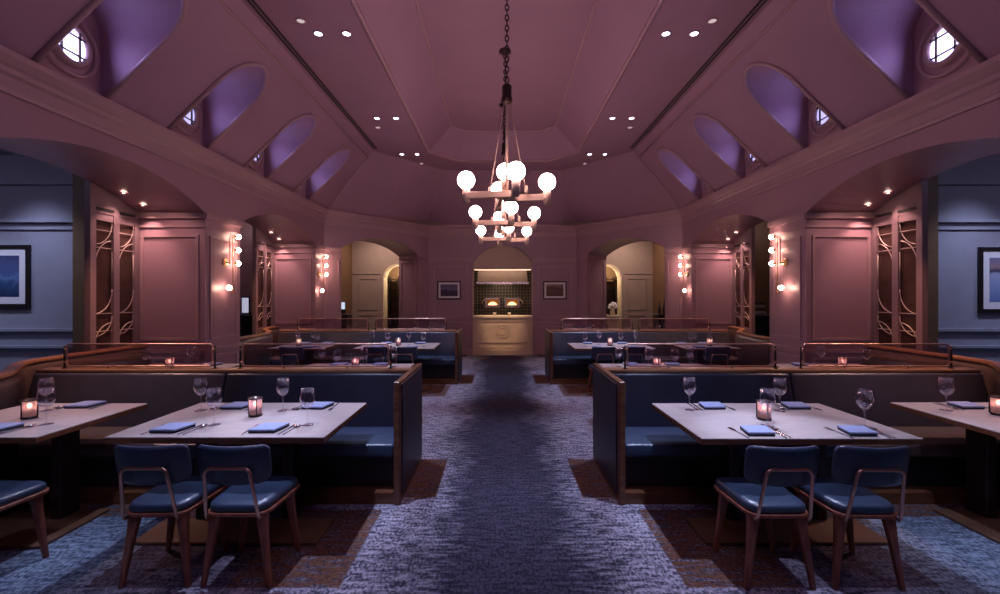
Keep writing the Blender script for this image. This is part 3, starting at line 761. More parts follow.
def mirrored(root):
    """The same sconce with its parts reflected for the opposite wall."""
    done = {}
    for o in [root] + list(root.children_recursive):
        if o.type == 'MESH':
            if o.data.name not in done:
                me = o.data.copy(); me.transform(Matrix.Scale(-1, 4, (0, 1, 0))); me.flip_normals(); done[o.data.name] = me
            o.data = done[o.data.name]
for y, w in ((6.32, 'front'), (9.60, 'second')):
    SN.put((-XW + 0.001, y, 2.13), 0.0, 'brass wall sconce with globe bulbs on the %s left pier' % w, 'globe bulb wall sconces')
for y, w in ((6.32, 'front'), (9.60, 'second')):
    o = SN.put((XW - 0.001, y, 2.13), PI, 'brass wall sconce with globe bulbs on the %s right pier' % w, 'globe bulb wall sconces')
    mirrored(o)

# ------------------------------------------------------------------ downlights, their lamps and added spots
def spot(name, loc, col, power, angle=70, blend=0.6, size=0.06, aim=None):
    l = bpy.data.lights.new(name, 'SPOT'); l.color = col; l.energy = power; l.spot_size = math.radians(angle); l.spot_blend = blend; l.shadow_soft_size = size
    o = bpy.data.objects.new(name, l); COL.objects.link(o); o.location = loc
    if aim is not None:
        o.rotation_euler = (Vector(aim) - Vector(loc)).to_track_quat('-Z', 'Y').to_euler()
    return o
def area(name, loc, aim, col, power, sx, sy):
    l = bpy.data.lights.new(name, 'AREA'); l.shape = 'RECTANGLE'; l.size = sx; l.size_y = sy; l.color = col; l.energy = power
    o = bpy.data.objects.new(name, l); COL.objects.link(o); o.location = loc
    o.rotation_euler = (Vector(aim) - Vector(loc)).to_track_quat('-Z', 'Y').to_euler()
    return o
def make_downlight(r, mat):
    t = thing('downlight', 'x', 'downlight')
    MB().lathe([(r, 0.0), (r * 1.35, 0.0), (r * 1.35, -0.006), (r, -0.012)], n=20, caps=False).build('trim_ring', M['trim'], t)
    MB().lathe([(r, -0.004), (0.0001, -0.004)], n=20, caps=False).build('lens', mat, t)
    return Kind(t)
DLc, DLd, DLw = make_downlight(0.045, M['spot_cool']), make_downlight(0.045, M['spot_dim']), make_downlight(0.035, M['spot_warm'])
COOL = (0.60, 0.67, 1.0)
rows = [(2.70, 'x', 2.45), (5.17, 'first', 4.93), (7.63, 'second', 8.05), (9.57, 'third', 10.25)]
for y, w, yd in rows:
    for sd in (-1, 1):
        xs = (1.92, 2.26)
        for i, x in enumerate(xs):
            if w != 'x':
                DLc.put((sd * x, y, Z1 - 0.001), 0, 'bright downlight in the %s %s ceiling cluster, %s one' % (w, SIDE[sd], ('inner', 'outer')[i]), 'ceiling downlights')
        if w != 'x':
            DLd.put((sd * (2.36 if w != 'third' else 1.95), yd, Z1 - 0.001), 0, 'unlit pinkish downlight of the %s %s ceiling cluster' % (w, SIDE[sd]), 'ceiling downlights')
for sd in (-1, 1):
    spot('table_spot', (sd * 1.9, 2.7, Z1 - 0.03), COOL, 215, 25, 0.35, 0.05, (sd * 1.72, 3.47, 0.7))
    spot('outer_table_spot', (sd * 2.3, 2.7, Z1 - 0.03), COOL, 260, 30, 0.6, 0.05, (sd * 3.35, 3.25, 0.7))
    spot('aisle_spot', (sd * 1.9, 5.17, Z1 - 0.03), COOL, 430, 46, 0.7, 0.05, (sd * 1.3, 4.6, 0.5))
    spot('second_spot', (sd * 2.25, 5.17, Z1 - 0.03), COOL, 150, 46, 0.7, 0.05, (sd * 2.5, 5.2, 0.7))
    spot('third_spot', (sd * 1.9, 7.63, Z1 - 0.03), COOL, 460, 46, 0.7, 0.05, (sd * 1.6, 7.9, 0.6))
    spot('third_outer_spot', (sd * 2.25, 7.63, Z1 - 0.03), COOL, 300, 50, 0.7, 0.05, (sd * 3.0, 8.0, 0.6))
    spot('fourth_spot', (sd * 1.9, 9.57, Z1 - 0.03), COOL, 160, 50, 0.7, 0.05, (sd * 1.6, 9.6, 0.6))
    spot('runner_spot', (sd * 1.9, 2.7, Z1 - 0.03), COOL, 560, 36, 0.9, 0.05, (sd * 0.95, 3.0, 0.0))
WARM = (1.0, 0.58, 0.52)
for sd in (-1, 1):
    for y1, w in ((5.90, 'front'), (9.42, 'second')):
        for i, yy in enumerate((y1 - 0.42, y1 - 0.06 - 0.1)):
            z = seg_arc(y1 - 2.73, y1, SPR, RISE, yy) - 0.004
            x = sd * 4.83 if i else sd * 4.86
            DLw.put((x, yy, z), 0, 'warm pinpoint downlight in the %s %s alcove soffit, %s the pier' % (w, SIDE[sd], ('farther from', 'next to')[i]), 'alcove downlights')
            spot('alcove_spot', (x, yy, z - 0.02), WARM, 30, 90, 0.7, 0.03, (x + sd * 0.03, yy + (0.12 if i else -0.02), 0))
        spot('bay_fill_spot', (sd * 4.5, y1 - 1.0, seg_arc(y1 - 2.73, y1, SPR, RISE, y1 - 1.0) - 0.03), (1.0, 0.48, 0.28), 150, 55, 0.9, 0.04, (sd * 4.8, y1 - 1.0, 0.95))  # added warm spot, shaped to light the rail; no fixture
        if y1 < 6: spot('bench_fill_spot', (sd * 4.45, 3.9, seg_arc(y1 - 2.73, y1, SPR, RISE, 3.9) - 0.03), WARM, 170, 55, 0.8, 0.04, (sd * 3.3, 3.85, 0.6))  # added to warm the outer bench; no fixture in the soffit
        spot('pier_spot', (sd * 4.5, y1 - 0.55, seg_arc(y1 - 2.73, y1, SPR, RISE, y1 - 0.55) - 0.03), WARM, 20, 100, 0.8, 0.04, (sd * 4.55, y1 + 0.3, 1.2))

# ------------------------------------------------------------------ banquettes with end panels, curved sides
def smooth_path(pts, n=8):
    P = [Vector((*p, 0)) for p in pts]; out = []
    for i in range(len(P) - 1):
        p0 = P[max(0, i - 1)]; p1 = P[i]; p2 = P[i + 1]; p3 = P[min(len(P) - 1, i + 2)]
        for k in range(n):
            t = k / n
            q = 0.5 * ((2 * p1) + (p2 - p0) * t + (2 * p0 - 5 * p1 + 4 * p2 - p3) * t * t + (3 * p1 - p0 - 3 * p2 + p3) * t ** 3)
            out.append((q.x, q.y))
    out.append((P[-1].x, P[-1].y)); return out
ZB = 0.965
def banquette(sd, y0, side_path, xend, label):
    t = thing('banquette', label, 'banquette', (0, 0, 0))
    X = lambda a: sd * a
    def bx(mb, a0, a1, b0, b1, c0, c1): return mb.box(X(a0), X(a1), y0 + b0, y0 + b1, c0, c1)
    ep = MB(); bx(ep, 0.862, 0.908, 3.365, 4.33, 0.0, ZB); e = ep.build('end_panel', M['walnut'], t, bevel=0.004, seg=1)
    bx(MB(), 0.852, 0.864, 3.44, 4.29, 0.06, ZB - 0.03).build('aisle_leather', M['leather_dark'], e, label='navy leather face toward the aisle')
    a0, a1 = 0.91, xend
    p = MB(); bx(p, a0, a1 - 0.15, 3.385, 4.32, 0.0, 0.09); p.build('plinth', M['walnut'], t)
    p = MB(); bx(p, a0, a1 - 0.15, 3.50, 4.32, 0.09, 0.36); p.build('base', M['dark'], t)
    cut = [a0, 2.62, a1]
    for i in range(2):
        s_ = MB(); bx(s_, cut[i] + 0.003, cut[i + 1] - 0.003, 3.40, 3.98, 0.36, 0.465); s_.build('seat', M['leather'] if i == 0 else M['leather_brown'], t, bevel=0.025, seg=3)  # outer seat browned for the warm light on blue leather
        b = MB()
        yb0, yb1 = y0 + 3.86, y0 + 3.99
        x0, x1 = X(cut[i] + 0.004), X(cut[i + 1] - 0.004)
        b.hexa([(x0, yb0, 0.44), (x1, yb0, 0.44), (x1, y0 + 4.13, 0.44), (x0, y0 + 4.13, 0.44), (x0, yb1, 0.925), (x1, yb1, 0.925), (x1, y0 + 4.13, 0.925), (x0, y0 + 4.13, 0.925)])
        b.build('backrest', M['leather_navy'] if i == 0 else M['leather_warm_lit'], t, bevel=0.03, seg=3)
    c = MB(); bx(c, a0, a1 - 0.02, 4.00, 4.135, 0.925, 0.955); c.build('cap_rail', M['oak'], t, bevel=0.006)
    rb = MB(); bx(rb, 1.3, a1 - 0.1, 4.14, 4.33, 0.44, 0.80); rb.build('rear_backrest', M['leather_brown'], t, bevel=0.02)
    rs = MB(); bx(rs, 1.3, a1 + 0.1, 4.33, 4.74, 0.36, 0.46); rs.build('rear_seat', M['leather_brown'], t, bevel=0.02)
    rs = MB(); bx(rs, 1.3, a1 - 0.1, 4.33, 4.66, 0.0, 0.36); rs.build('rear_base', M['dark'], t)
    # curved outer side: padded wall under a wooden cap
    pth = [(sd * a, b) for a, b in smooth_path(side_path)]
    if sd < 0: k = -1     # left of the path direction is outward on that side
    else: k = 1
    MB().sweep(pth, [(k * 0.02, 0.10), (k * 0.02, 0.50), (k * 0.055, 0.60), (k * 0.055, 0.88), (k * 0.02, 0.948), (-k * 0.06, 0.948), (-k * 0.06, 0.10)], smooth=True).build('side_backrest', M['leather_brown'], t)
    MB().sweep(pth, [(k * 0.03, 0.948), (k * 0.036, 0.965), (k * 0.028, 0.985), (-k * 0.058, 0.985), (-k * 0.066, 0.965), (-k * 0.06, 0.948)], smooth=False).build('side_cap_rail', M['oak'], t)
    MB().sweep(pth, [(k * 0.02, 0.0), (k * 0.02, 0.10), (-k * 0.05, 0.10), (-k * 0.05, 0.0)]).build('side_plinth', M['walnut'], t)
    return t
def navy_to_brown():
    pass
M['leather_navy'] = paint('navy_blue_leather', (0.017, 0.020, 0.037), 0.32, noise=0.12, scale=9, bump=0.1, bscale=110)
M['leather_warm_lit'] = paint('warm_lit_leather', (0.052, 0.040, 0.046), 0.34, noise=0.12, scale=9, bump=0.1, bscale=110)  # navy leather with the warm light on the outer back mixed in
PA = [(4.18, 3.20), (4.19, 3.45), (4.32, 3.72), (4.60, 4.02), (4.84, 4.32), (4.91, 4.70), (4.915, 5.2), (4.915, 5.84)]
PB = [(4.20, 6.74), (4.22, 7.3), (4.27, 7.75), (4.45, 8.15), (4.70, 8.5), (4.86, 8.85), (4.91, 9.2), (4.915, 9.36)]
for sd in (-1, 1):
    banquette(sd, 0.0, PA, 4.42, 'front blue leather banquette with wooden end panel, %s of the aisle' % SIDE[sd])
    banquette(sd, 4.58, PB, 4.50, 'farther blue leather banquette with curved wooden rail, %s of the aisle' % SIDE[sd])

# ------------------------------------------------------------------ glass screens on the backs
def make_screen():
    t = thing('privacy_screen', 'x', 'screen'); W, z0, z1, R = 0.69, 0.02, 0.23, 0.03
    pts = []
    for cx, cz, a in ((W - R, z1 - R, 0), (-W + R, z1 - R, PI / 2), (-W + R, z0 + R, PI), (W - R, z0 + R, 1.5 * PI)):
        for i in range(5): pts.append((cx + R * math.cos(a + PI / 2 * i / 4), 0, cz + R * math.sin(a + PI / 2 * i / 4)))
    MB().poly([(p[0] * 0.997, 0, p[2]) for p in pts]).build('pane', M['smoke'], t)
    MB().tube(pts, 0.0075, 8, closed=True).build('frame', M['copper'], t)
    for k in (-1, 1):
        p = MB().tube([(k * (W + 0.022), 0, 0.0), (k * (W + 0.022), 0, 0.215)], 0.0085, 8).lathe([(0.02, 0.0), (0.02, 0.008)], (k * (W + 0.022), 0, 0), 12).build('post', M['bronze'], t)
        for z in (0.06, 0.18): MB().tube([(k * (W - 0.004), 0, z), (k * (W + 0.022), 0, z)], 0.012, 8).build('clamp', M['copper'], p)
    for x in (-0.3, 0.3): MB().tube([(x, 0, 0.0), (x, 0, z0)], 0.006, 6).build('foot', M['bronze'], t)
    return Kind(t)
PS = make_screen()
for sd in (-1, 1):
    for yb, rw in ((4.07, 'front'), (8.65, 'farther')):
        for x, w in (((1.82 if yb < 5 else 1.87), 'aisle end'), ((3.485 if yb < 5 else 3.43), 'outer end')):
            PS.put((sd * x, yb, 0.9555), 0, 'smoked glass screen with copper frame on the %s %s banquette, %s' % (rw, SIDE[sd], w), 'glass screens on banquette backs')

# ------------------------------------------------------------------ tables
def dining_table(x0, x1, y0, y1, label, posts, plate):
    cx, cy = (x0 + x1) / 2, (y0 + y1) / 2
    t = thing('dining_table', label, 'table', (cx, cy, 0), group='dining tables')
    hx, hy = abs(x1 - x0) / 2, (y1 - y0) / 2
    MB().box(-hx, hx, -hy, hy, 0.742, 0.750).build('tabletop', M['tabletop'], t, bevel=0.002, seg=1)
    MB().box(-hx, hx, -hy, hy, 0.710, 0.742).build('edge_band', M['walnut'], t, bevel=0.002, seg=1, label='walnut edge')
    for px in posts:
        p = MB().box(px - cx - 0.035, px - cx + 0.035, -0.03, 0.12, 0.02, 0.69).build('post', M['bronze'], t, bevel=0.006, seg=1)
        MB().box(px - cx - 0.20, px - cx + 0.20, -hy * 0.5, hy * 0.6, 0.69, 0.71).build('bracket', M['bronze'], p)
    MB().box(plate[0] - cx, plate[1] - cx, plate[2] - cy, plate[3] - cy, 0.0, 0.022).build('floor_plate', M['plate'], t, bevel=0.004, seg=1)
    return t

def make_glass():
    t = thing('wine_glass', 'x', 'wine glass')
    MB().lathe([(0.0099, 0.1176), (0.0242, 0.1260), (0.0396, 0.1428), (0.0484, 0.1659), (0.0501, 0.1869), (0.0462, 0.2152), (0.0396, 0.2499), (0.0387, 0.2499), (0.0451, 0.2152), (0.0487, 0.1869), (0.0471, 0.1670), (0.0385, 0.1449), (0.0231, 0.1286), (0.0001, 0.1250)], n=20, caps=False).build('bowl', M['wine_glass'], t)
    MB().lathe([(0.0050, 0.0063), (0.0042, 0.0525), (0.0044, 0.0998), (0.0110, 0.1181)], n=10, caps=False).build('stem', M['wine_glass'], t)
    MB().lathe([(0.0001, 0.0000), (0.0407, 0.0000), (0.0407, 0.0021), (0.0220, 0.0042), (0.0055, 0.0095), (0.0001, 0.0095)], n=20, caps=False).build('foot', M['wine_glass'], t)
    return Kind(t)
def make_candle():
    t = thing('candle_holder', 'x', 'candle holder')
    MB().lathe([(0.0001, 0.0), (0.046, 0.0), (0.046, 0.016), (0.0001, 0.016)], n=20).build('base', M['bronze'], t)
    MB().lathe([(0.044, 0.016), (0.044, 0.135), (0.0415, 0.135), (0.0415, 0.016)], n=20, caps=False).build('glass_cup', M['cup'], t)
    fr = MB()
    for k in range(3):
        a = PI / 4 + 0.35 + k * PI / 1.5; fr.tube([(0.047 * math.cos(a), 0.047 * math.sin(a), 0.01), (0.047 * math.cos(a), 0.047 * math.sin(a), 0.135)], 0.0045, 6)
    fr.tube([(0.047 * math.cos(2 * PI * i / 20), 0.047 * math.sin(2 * PI * i / 20), 0.133) for i in range(20)], 0.004, 6, closed=True)
    fr.build('cage', M['bronze'], t)
    MB().lathe([(0.0001, 0.017), (0.032, 0.017), (0.032, 0.07), (0.0001, 0.072)], n=16).build('candle', M['wax'], t)
    MB().sphere((0, 0, 0.092), 0.013, 10, 8, 1.5).build('flame', M['flame'], t)
    return Kind(t)
def make_napkin():
    t = thing('folded_napkin', 'x', 'napkin')
    def par(w, d, sh, z0, z1):
        return MB().hexa([(-w / 2 - sh, -d / 2, z0), (w / 2 - sh, -d / 2, z0), (w / 2 + sh, d / 2, z0), (-w / 2 + sh, d / 2, z0), (-w / 2 - sh, -d / 2, z1), (w / 2 - sh, -d / 2, z1), (w / 2 + sh, d / 2, z1), (-w / 2 + sh, d / 2, z1)])
    par(0.172, 0.155, 0.014, 0.013, 0.026).build('napkin_fold', M['napkin'], t, bevel=0.004, seg=2)
    par(0.170, 0.153, 0.014, 0.0, 0.0128).build('under_fold', M['napkin_shade'], t, bevel=0.003, seg=1, label='underside fold coloured dark as shade')
    return Kind(t)
def flat(pts, z0, z1): return MB().prism([(p[0], p[1], z0) for p in pts], (0, 0, z1 - z0))
def make_knife():
    m = flat([(-0.006, -0.11), (0.006, -0.11), (0.007, -0.02), (0.005, 0.0), (-0.006, 0.0), (-0.007, -0.02)], 0.0, 0.006)
    m.prism([(-0.006, 0.0, 0.002), (0.006, 0.0, 0.002), (0.011, 0.06, 0.002), (0.008, 0.10, 0.002), (-0.005, 0.115, 0.002)], (0, 0, 0.002))
    o = m.build('knife', M['cutlery']); return Kind(tag(o, 'x', 'knife'))
def make_fork():
    m = flat([(-0.006, -0.11), (0.006, -0.11), (0.0035, 0.02), (-0.0035, 0.02)], 0.0, 0.004)
    m.prism([(-0.0035, 0.02, 0.001), (0.0035, 0.02, 0.001), (0.012, 0.045, 0.001), (0.012, 0.06, 0.001), (-0.012, 0.06, 0.001), (-0.012, 0.045, 0.001)], (0, 0, 0.003))
    for k in range(4): x = -0.012 + k * 0.0066; m.box(x, x + 0.0042, 0.06, 0.105, 0.002, 0.004)
    o = m.build('fork', M['cutlery']); return Kind(tag(o, 'x', 'fork'))
def make_spoon():
    m = flat([(-0.006, -0.11), (0.006, -0.11), (0.0035, 0.03), (-0.0035, 0.03)], 0.0, 0.004)
    n = 16; rings = [(1.0, 0.010), (0.7, 0.004), (0.3, 0.001)]
    vs = [(0.018 * r * math.cos(2 * PI * i / n), 0.065 + 0.036 * r * math.sin(2 * PI * i / n), z) for r, z in rings for i in range(n)] + [(0, 0.065, 0.001)]
    fs = [(j * n + i, j * n + (i + 1) % n, (j + 1) * n + (i + 1) % n, (j + 1) * n + i) for j in range(2) for i in range(n)] + [(2 * n + i, 2 * n + (i + 1) % n, 3 * n) for i in range(n)]
    m.add(vs, fs, True)
    o = m.build('spoon', M['cutlery']); return Kind(tag(o, 'x', 'spoon'))
GL, CD, NK, KN, FK, SP = make_glass(), make_candle(), make_napkin(), make_knife(), make_fork(), make_spoon()

ZT = 0.7508
def setting(x, y, face, where, tbl, cut, gl=None, nap=True, knives=True):
    """face: +1 the diner sits on the camera side, -1 on the far side."""
    rz = 0.0 if face > 0 else PI
    c, s = math.cos(rz), math.sin(rz)
    def W(u, v): return (x + u * c - v * s, y + u * s + v * c, ZT)
    lab = lambda what: '%s at the %s place of the %s' % (what, where, tbl)
    if nap: NK.put(W(0, 0), rz + random.uniform(-0.05, 0.05), lab('folded blue napkin'), 'folded blue napkins')
    if cut:
        FK.put(W(-0.125, 0.0), rz + 0.04, lab('steel fork'), 'forks'); KN.put(W(0.118, 0.0), rz - 0.03, lab('steel knife'), 'knives'); SP.put(W(0.152, 0.0), rz - 0.05, lab('steel spoon'), 'spoons')
    if gl: GL.put((gl[0], gl[1], ZT), random.uniform(0, 3), lab('clear wine glass'), 'wine glasses')

def table_set(sd, x0, x1, y0, y1, rowname, io, cut, places, candle, posts=None, plate=None):
    tbl = '%s %s %s table' % (rowname, SIDE[sd], io)
    posts = posts or (x0 + 0.42, x1 - 0.42); plate = plate or (x0 + 0.12, x1 - 0.12, y0 + 0.12, y0 + 0.46)
    dining_table(sd * x0, sd * x1, y0, y1, 'pale-topped dining table set with blue napkins: the %s' % tbl, [sd * p for p in posts], (min(sd * plate[0], sd * plate[1]), max(sd * plate[0], sd * plate[1]), plate[2], plate[3]))
    for (x, y, f, where, g) in places: setting(x, y, f, where, tbl, cut, g)
    if candle: CD.put((candle[0], candle[1], ZT), random.uniform(0, 1.5), 'lit candle in a caged glass holder on the %s' % tbl, 'candle holders')

NEAR, FAR = 'near', 'far'
# front row
table_set(-1, 1.185, 2.57, 2.71, 3.585, 'front', 'inner', True,
          [(-2.25, 2.86, 1, 'near outer', (-2.05, 2.97)), (-1.61, 2.86, 1, 'near inner', (-1.405, 2.97)), (-2.17, 3.44, -1, 'far outer', (-2.40, 3.34)), (-1.53, 3.44, -1, 'far inner', (-1.76, 3.34))],
          (-1.89, 3.19), (1.62, 2.25), (1.28, 2.50, 2.825, 3.14))
table_set(1, 1.185, 2.57, 2.685, 3.57, 'front', 'inner', True,
          [(1.60, 2.80, 1, 'near inner', (1.76, 2.95)), (2.25, 2.80, 1, 'near outer', (2.41, 2.93)), (1.62, 3.44, -1, 'far inner', (1.405, 3.36)), (2.29, 3.44, -1, 'far outer', (2.09, 3.33))],
          (1.83, 3.10), (1.62, 2.25), (1.28, 2.50, 2.825, 3.14))
table_set(-1, 3.0, 3.98, 2.71, 3.57, 'front', 'outer', True,
          [(-3.42, 2.86, 1, 'near inner', (-3.22, 2.98)), (-3.42, 3.47, -1, 'far inner', (-3.60, 3.34))],
          (-3.50, 3.13), (3.29, 3.75), (3.05, 3.95, 2.78, 3.28))
table_set(1, 3.19, 4.05, 2.71, 3.60, 'front', 'outer', True,
          [(3.66, 3.45, -1, 'far inner', (3.40, 3.35)), (3.62, 2.86, 1, 'near inner', (3.85, 2.95))],
          (3.66, 3.22), (3.50, 3.80), (3.22, 4.0, 2.78, 3.28))
# second row, behind the front banquettes
for sd in (-1, 1):
    table_set(sd, 1.20, 2.55, 4.86, 5.66, 'second-row', 'inner', False,
              [(sd * 1.60, 5.52, -1, 'far inner', (sd * 1.42, 5.42)), (sd * 2.14, 5.52, -1, 'far outer', (sd * 2.32, 5.42)), (sd * 1.55, 5.02, 1, 'near inner', (sd * 1.72, 5.20)), (sd * 2.2, 5.02, 1, 'near outer', (sd * 2.02, 5.15))],
              (sd * 1.86, 5.30))
    table_set(sd, 3.45, 4.62, 4.86, 5.66, 'second-row', 'outer', False,
              [(sd * 3.78, 5.52, -1, 'far inner', (sd * 4.0, 5.46)), (sd * 4.30, 5.02, 1, 'near outer', (sd * 4.36, 5.20))],
              (sd * 4.13, 5.28))
# third row, before the farther banquettes
for sd in (-1, 1):
    table_set(sd, 1.20, 2.57, 7.29, 8.16, 'third-row', 'inner', False,
              [(sd * 1.60, 7.43, 1, 'near inner', (sd * 1.42, 7.56)), (sd * 2.2, 7.43, 1, 'near outer', (sd * 2.06, 7.60)), (sd * 1.56, 8.02, -1, 'far inner', (sd * 1.75, 7.92)), (sd * 2.2, 8.02, -1, 'far outer', (sd * 2.42, 7.92))],
              (sd * 1.90, 7.72))
    table_set(sd, 3.08, 4.02, 7.29, 8.16, 'third-row', 'outer', False,
              [(sd * 3.38, 7.43, 1, 'near inner', (sd * 3.3, 7.6)), (sd * 3.72, 8.02, -1, 'far outer', (sd * 3.78, 7.9)), (sd * 3.3, 8.02, -1, 'far inner', (sd * 3.5, 7.9))],
              (sd * 3.66, 7.66))
# fourth row, against the back
for sd in (-1, 1):
    table_set(sd, 1.20, 2.50, 9.40, 10.15, 'back-row', 'inner', False,
              [(sd * 1.5, 9.55, 1, 'near inner', (sd * 1.38, 9.72)), (sd * 1.5, 10.0, -1, 'far inner', (sd * 1.66, 9.86)), (sd * 2.15, 9.55, 1, 'near outer', (sd * 2.0, 9.72)), (sd * 2.2, 10.0, -1, 'far outer', (sd * 2.34, 9.84))],
              (sd * 1.82, 9.8))
    table_set(sd, 3.05, 3.85, 9.40, 9.95, 'back-row', 'outer', False,
              [(sd * 3.3, 9.54, 1, 'near inner', (sd * 3.48, 9.66))], (sd * 3.66, 9.66))

# ------------------------------------------------------------------ chairs
def make_chair():
    """Facing +y; origin on the floor below the middle of the seat."""
    t = thing('dining_chair', 'x', 'chair')
    def outline(w0, w1, d0, d1, r, n=6):
        # rounded trapezoid: back width w0 at y=d0, front width w1 at y=d1
        cs = [(-w0 / 2, d0), (w0 / 2, d0), (w1 / 2, d1), (-w1 / 2, d1)]; pts = []
        for i in range(4):
            p = Vector(cs[i]); a = (Vector(cs[i - 1]) - p).normalized(); b = (Vector(cs[(i + 1) % 4]) - p).normalized()
            s0, s1 = p + a * r, p + b * r
            for k in range(n + 1):
                u = k / n; pts.append(tuple((1 - u) ** 2 * s0 + 2 * u * (1 - u) * p + u * u * s1))
        return pts
    o0 = outline(0.35, 0.405, -0.21, 0.21, 0.085)
    sh = MB().prism([(x, y, 0.405) for x, y in o0], (0, 0, 0.022)); sh.build('seat_shell', M['legwood'], t, bevel=0.004, seg=1, label='walnut seat shell')
    o1 = outline(0.327, 0.382, -0.20, 0.20, 0.08); n = len(o1); c = Vector((0, 0, 0))
    vs = []; levels = [(1.0, 0.427), (1.015, 0.445), (1.0, 0.462), (0.94, 0.472), (0.75, 0.476), (0.4, 0.470)]
    for s_, z in levels: vs += [(x * s_, y * s_, z) for x, y in o1]
    vs.append((0, 0, 0.466)); fs = []
    for j in range(len(levels) - 1):
        for i in range(n): fs.append((j * n + i, j * n + (i + 1) % n, (j + 1) * n + (i + 1) % n, (j + 1) * n + i))
    for i in range(n): fs.append(((len(levels) - 1) * n + i, (len(levels) - 1) * n + (i + 1) % n, len(vs) - 1))
    fs.append(tuple(range(n)))
    MB().add(vs, fs, True).build('seat', M['leather'], t)
    for sx in (-1, 1):
        for sy, ty, by in ((-1, -0.155, -0.185), (1, 0.15, 0.165)):
            top = Vector((sx * 0.130, ty, 0.406)); bot = Vector((sx * 0.186, by, 0.0))
            P = []
            for u, w, d in ((0.0, 0.034, 0.017), (0.12, 0.027, 0.017), (0.3, 0.021, 0.016), (1.0, 0.012, 0.012)):
                q = top.lerp(bot, u)
                P += [(q.x - w, q.y - d, q.z), (q.x + w, q.y - d, q.z), (q.x + w, q.y + d, q.z), (q.x - w, q.y + d, q.z)]
            fs = [(0, 1, 2, 3)] + [(j * 4 + i, j * 4 + (i + 1) % 4, j * 4 + 4 + (i + 1) % 4, j * 4 + 4 + i) for j in range(3) for i in range(4)] + [(15, 14, 13, 12)]
            MB().add(P, fs).build('leg', M['legwood'], t, bevel=0.004, seg=2)
    # bent metal hoop behind the backrest
    hp = []
    w0, w1 = 0.145, 0.125
    y0, y1, zt = -0.20, -0.265, 0.70
    R = 0.035
    path = [(-w0, y0 + 0.05, 0.402), (-w0, y0 - 0.012, 0.402), (-w0 + 0.0, y0 - 0.022, 0.425)]
    for k in range(7):
        a = PI - (PI / 2) * k / 6
        path.append((-w1 + R + R * math.cos(a), y1, zt - R + R * math.sin(a)))
    for k in range(7):
        a = PI / 2 - (PI / 2) * k / 6
        path.append((w1 - R + R * math.cos(a), y1, zt - R + R * math.sin(a)))
    path += [(w0, y0 - 0.022, 0.425), (w0, y0 - 0.012, 0.402), (w0, y0 + 0.05, 0.402)]
    MB().tube(path, 0.0095, 8).build('back_hoop', M['copper'], t)
    # curved upholstered backrest with rounded lower corners
    W_, z0, z1 = 0.20, 0.595, 0.818; cols, rws = 26, 12
    def pt(u, v, th):
        u = 0.5 - 0.5 * math.cos(PI * u)
        x = (u * 2 - 1) * W_
        bend = 0.05 * (1 - (u * 2 - 1) ** 2)
        e = abs(u * 2 - 1); 
        q = max(0, (e - 0.70) / 0.30); lo = z0 + 0.062 * (1 - math.sqrt(max(0, 1 - q * q)))
        q = max(0, (e - 0.82) / 0.18); hi = z1 - 0.036 * (1 - math.sqrt(max(0, 1 - q * q)))
        z = lo + (hi - lo) * v
        puff = math.sin(PI * min(1, max(0, v))) ** 0.5 * math.sin(PI * min(1, max(0, u))) ** 0.3
        y = -0.195 - bend + 0.02 - (z - 0.58) * 0.16 + th * (0.008 + 0.016 * puff)
        return (x, y, z)
    vs = [pt(i / cols, j / rws, -1) for j in range(rws + 1) for i in range(cols + 1)] + [pt(i / cols, j / rws, 1) for j in range(rws + 1) for i in range(cols + 1)]
    N = (rws + 1) * (cols + 1); k = cols + 1; fs = []
    for j in range(rws):
        for i in range(cols):
            a = j * k + i; fs.append((a, a + 1, a + k + 1, a + k)); fs.append((N + a, N + a + k, N + a + k + 1, N + a + 1))
    bd = [i for i in range(k)] + [j * k + cols for j in range(1, rws + 1)] + [rws * k + i for i in range(cols - 1, -1, -1)] + [j * k for j in range(rws - 1, 0, -1)]
    for i in range(len(bd)): a, b = bd[i], bd[(i + 1) % len(bd)]; fs.append((b, a, N + a, N + b))
    MB().add(vs, fs, True).build('backrest', M['leather'], t)
    return Kind(t)
CR = make_chair()
def chair(x, y, rz, lb): CR.put((x, y, 0), rz, lb, 'blue leather dining chairs')
chair(-2.02, 2.605, 0.02, 'blue chair with copper back hoop at front left inner table, farther from aisle')
chair(-1.56, 2.605, 0.0, 'blue chair with copper back hoop at front left inner table, nearer the aisle')
chair(1.49, 2.59, 0.0, 'blue chair with copper back hoop at front right inner table, nearer the aisle')
chair(1.985, 2.585, -0.02, 'blue chair with copper back hoop at front right inner table, farther from aisle')
chair(-3.115, 2.54, -0.06, 'lone blue chair, only partly in view, at the front left outer table')
for sd in (-1, 1):
    chair(sd * 1.62, 7.20, 0, 'distant blue chair at third-row %s inner table, nearer the aisle' % SIDE[sd])
    chair(sd * 2.10, 7.20, 0, 'distant blue chair at third-row %s inner table, farther from aisle' % SIDE[sd])
    chair(sd * 3.46, 7.18, 0, 'distant blue chair at the third-row %s outer table' % SIDE[sd])

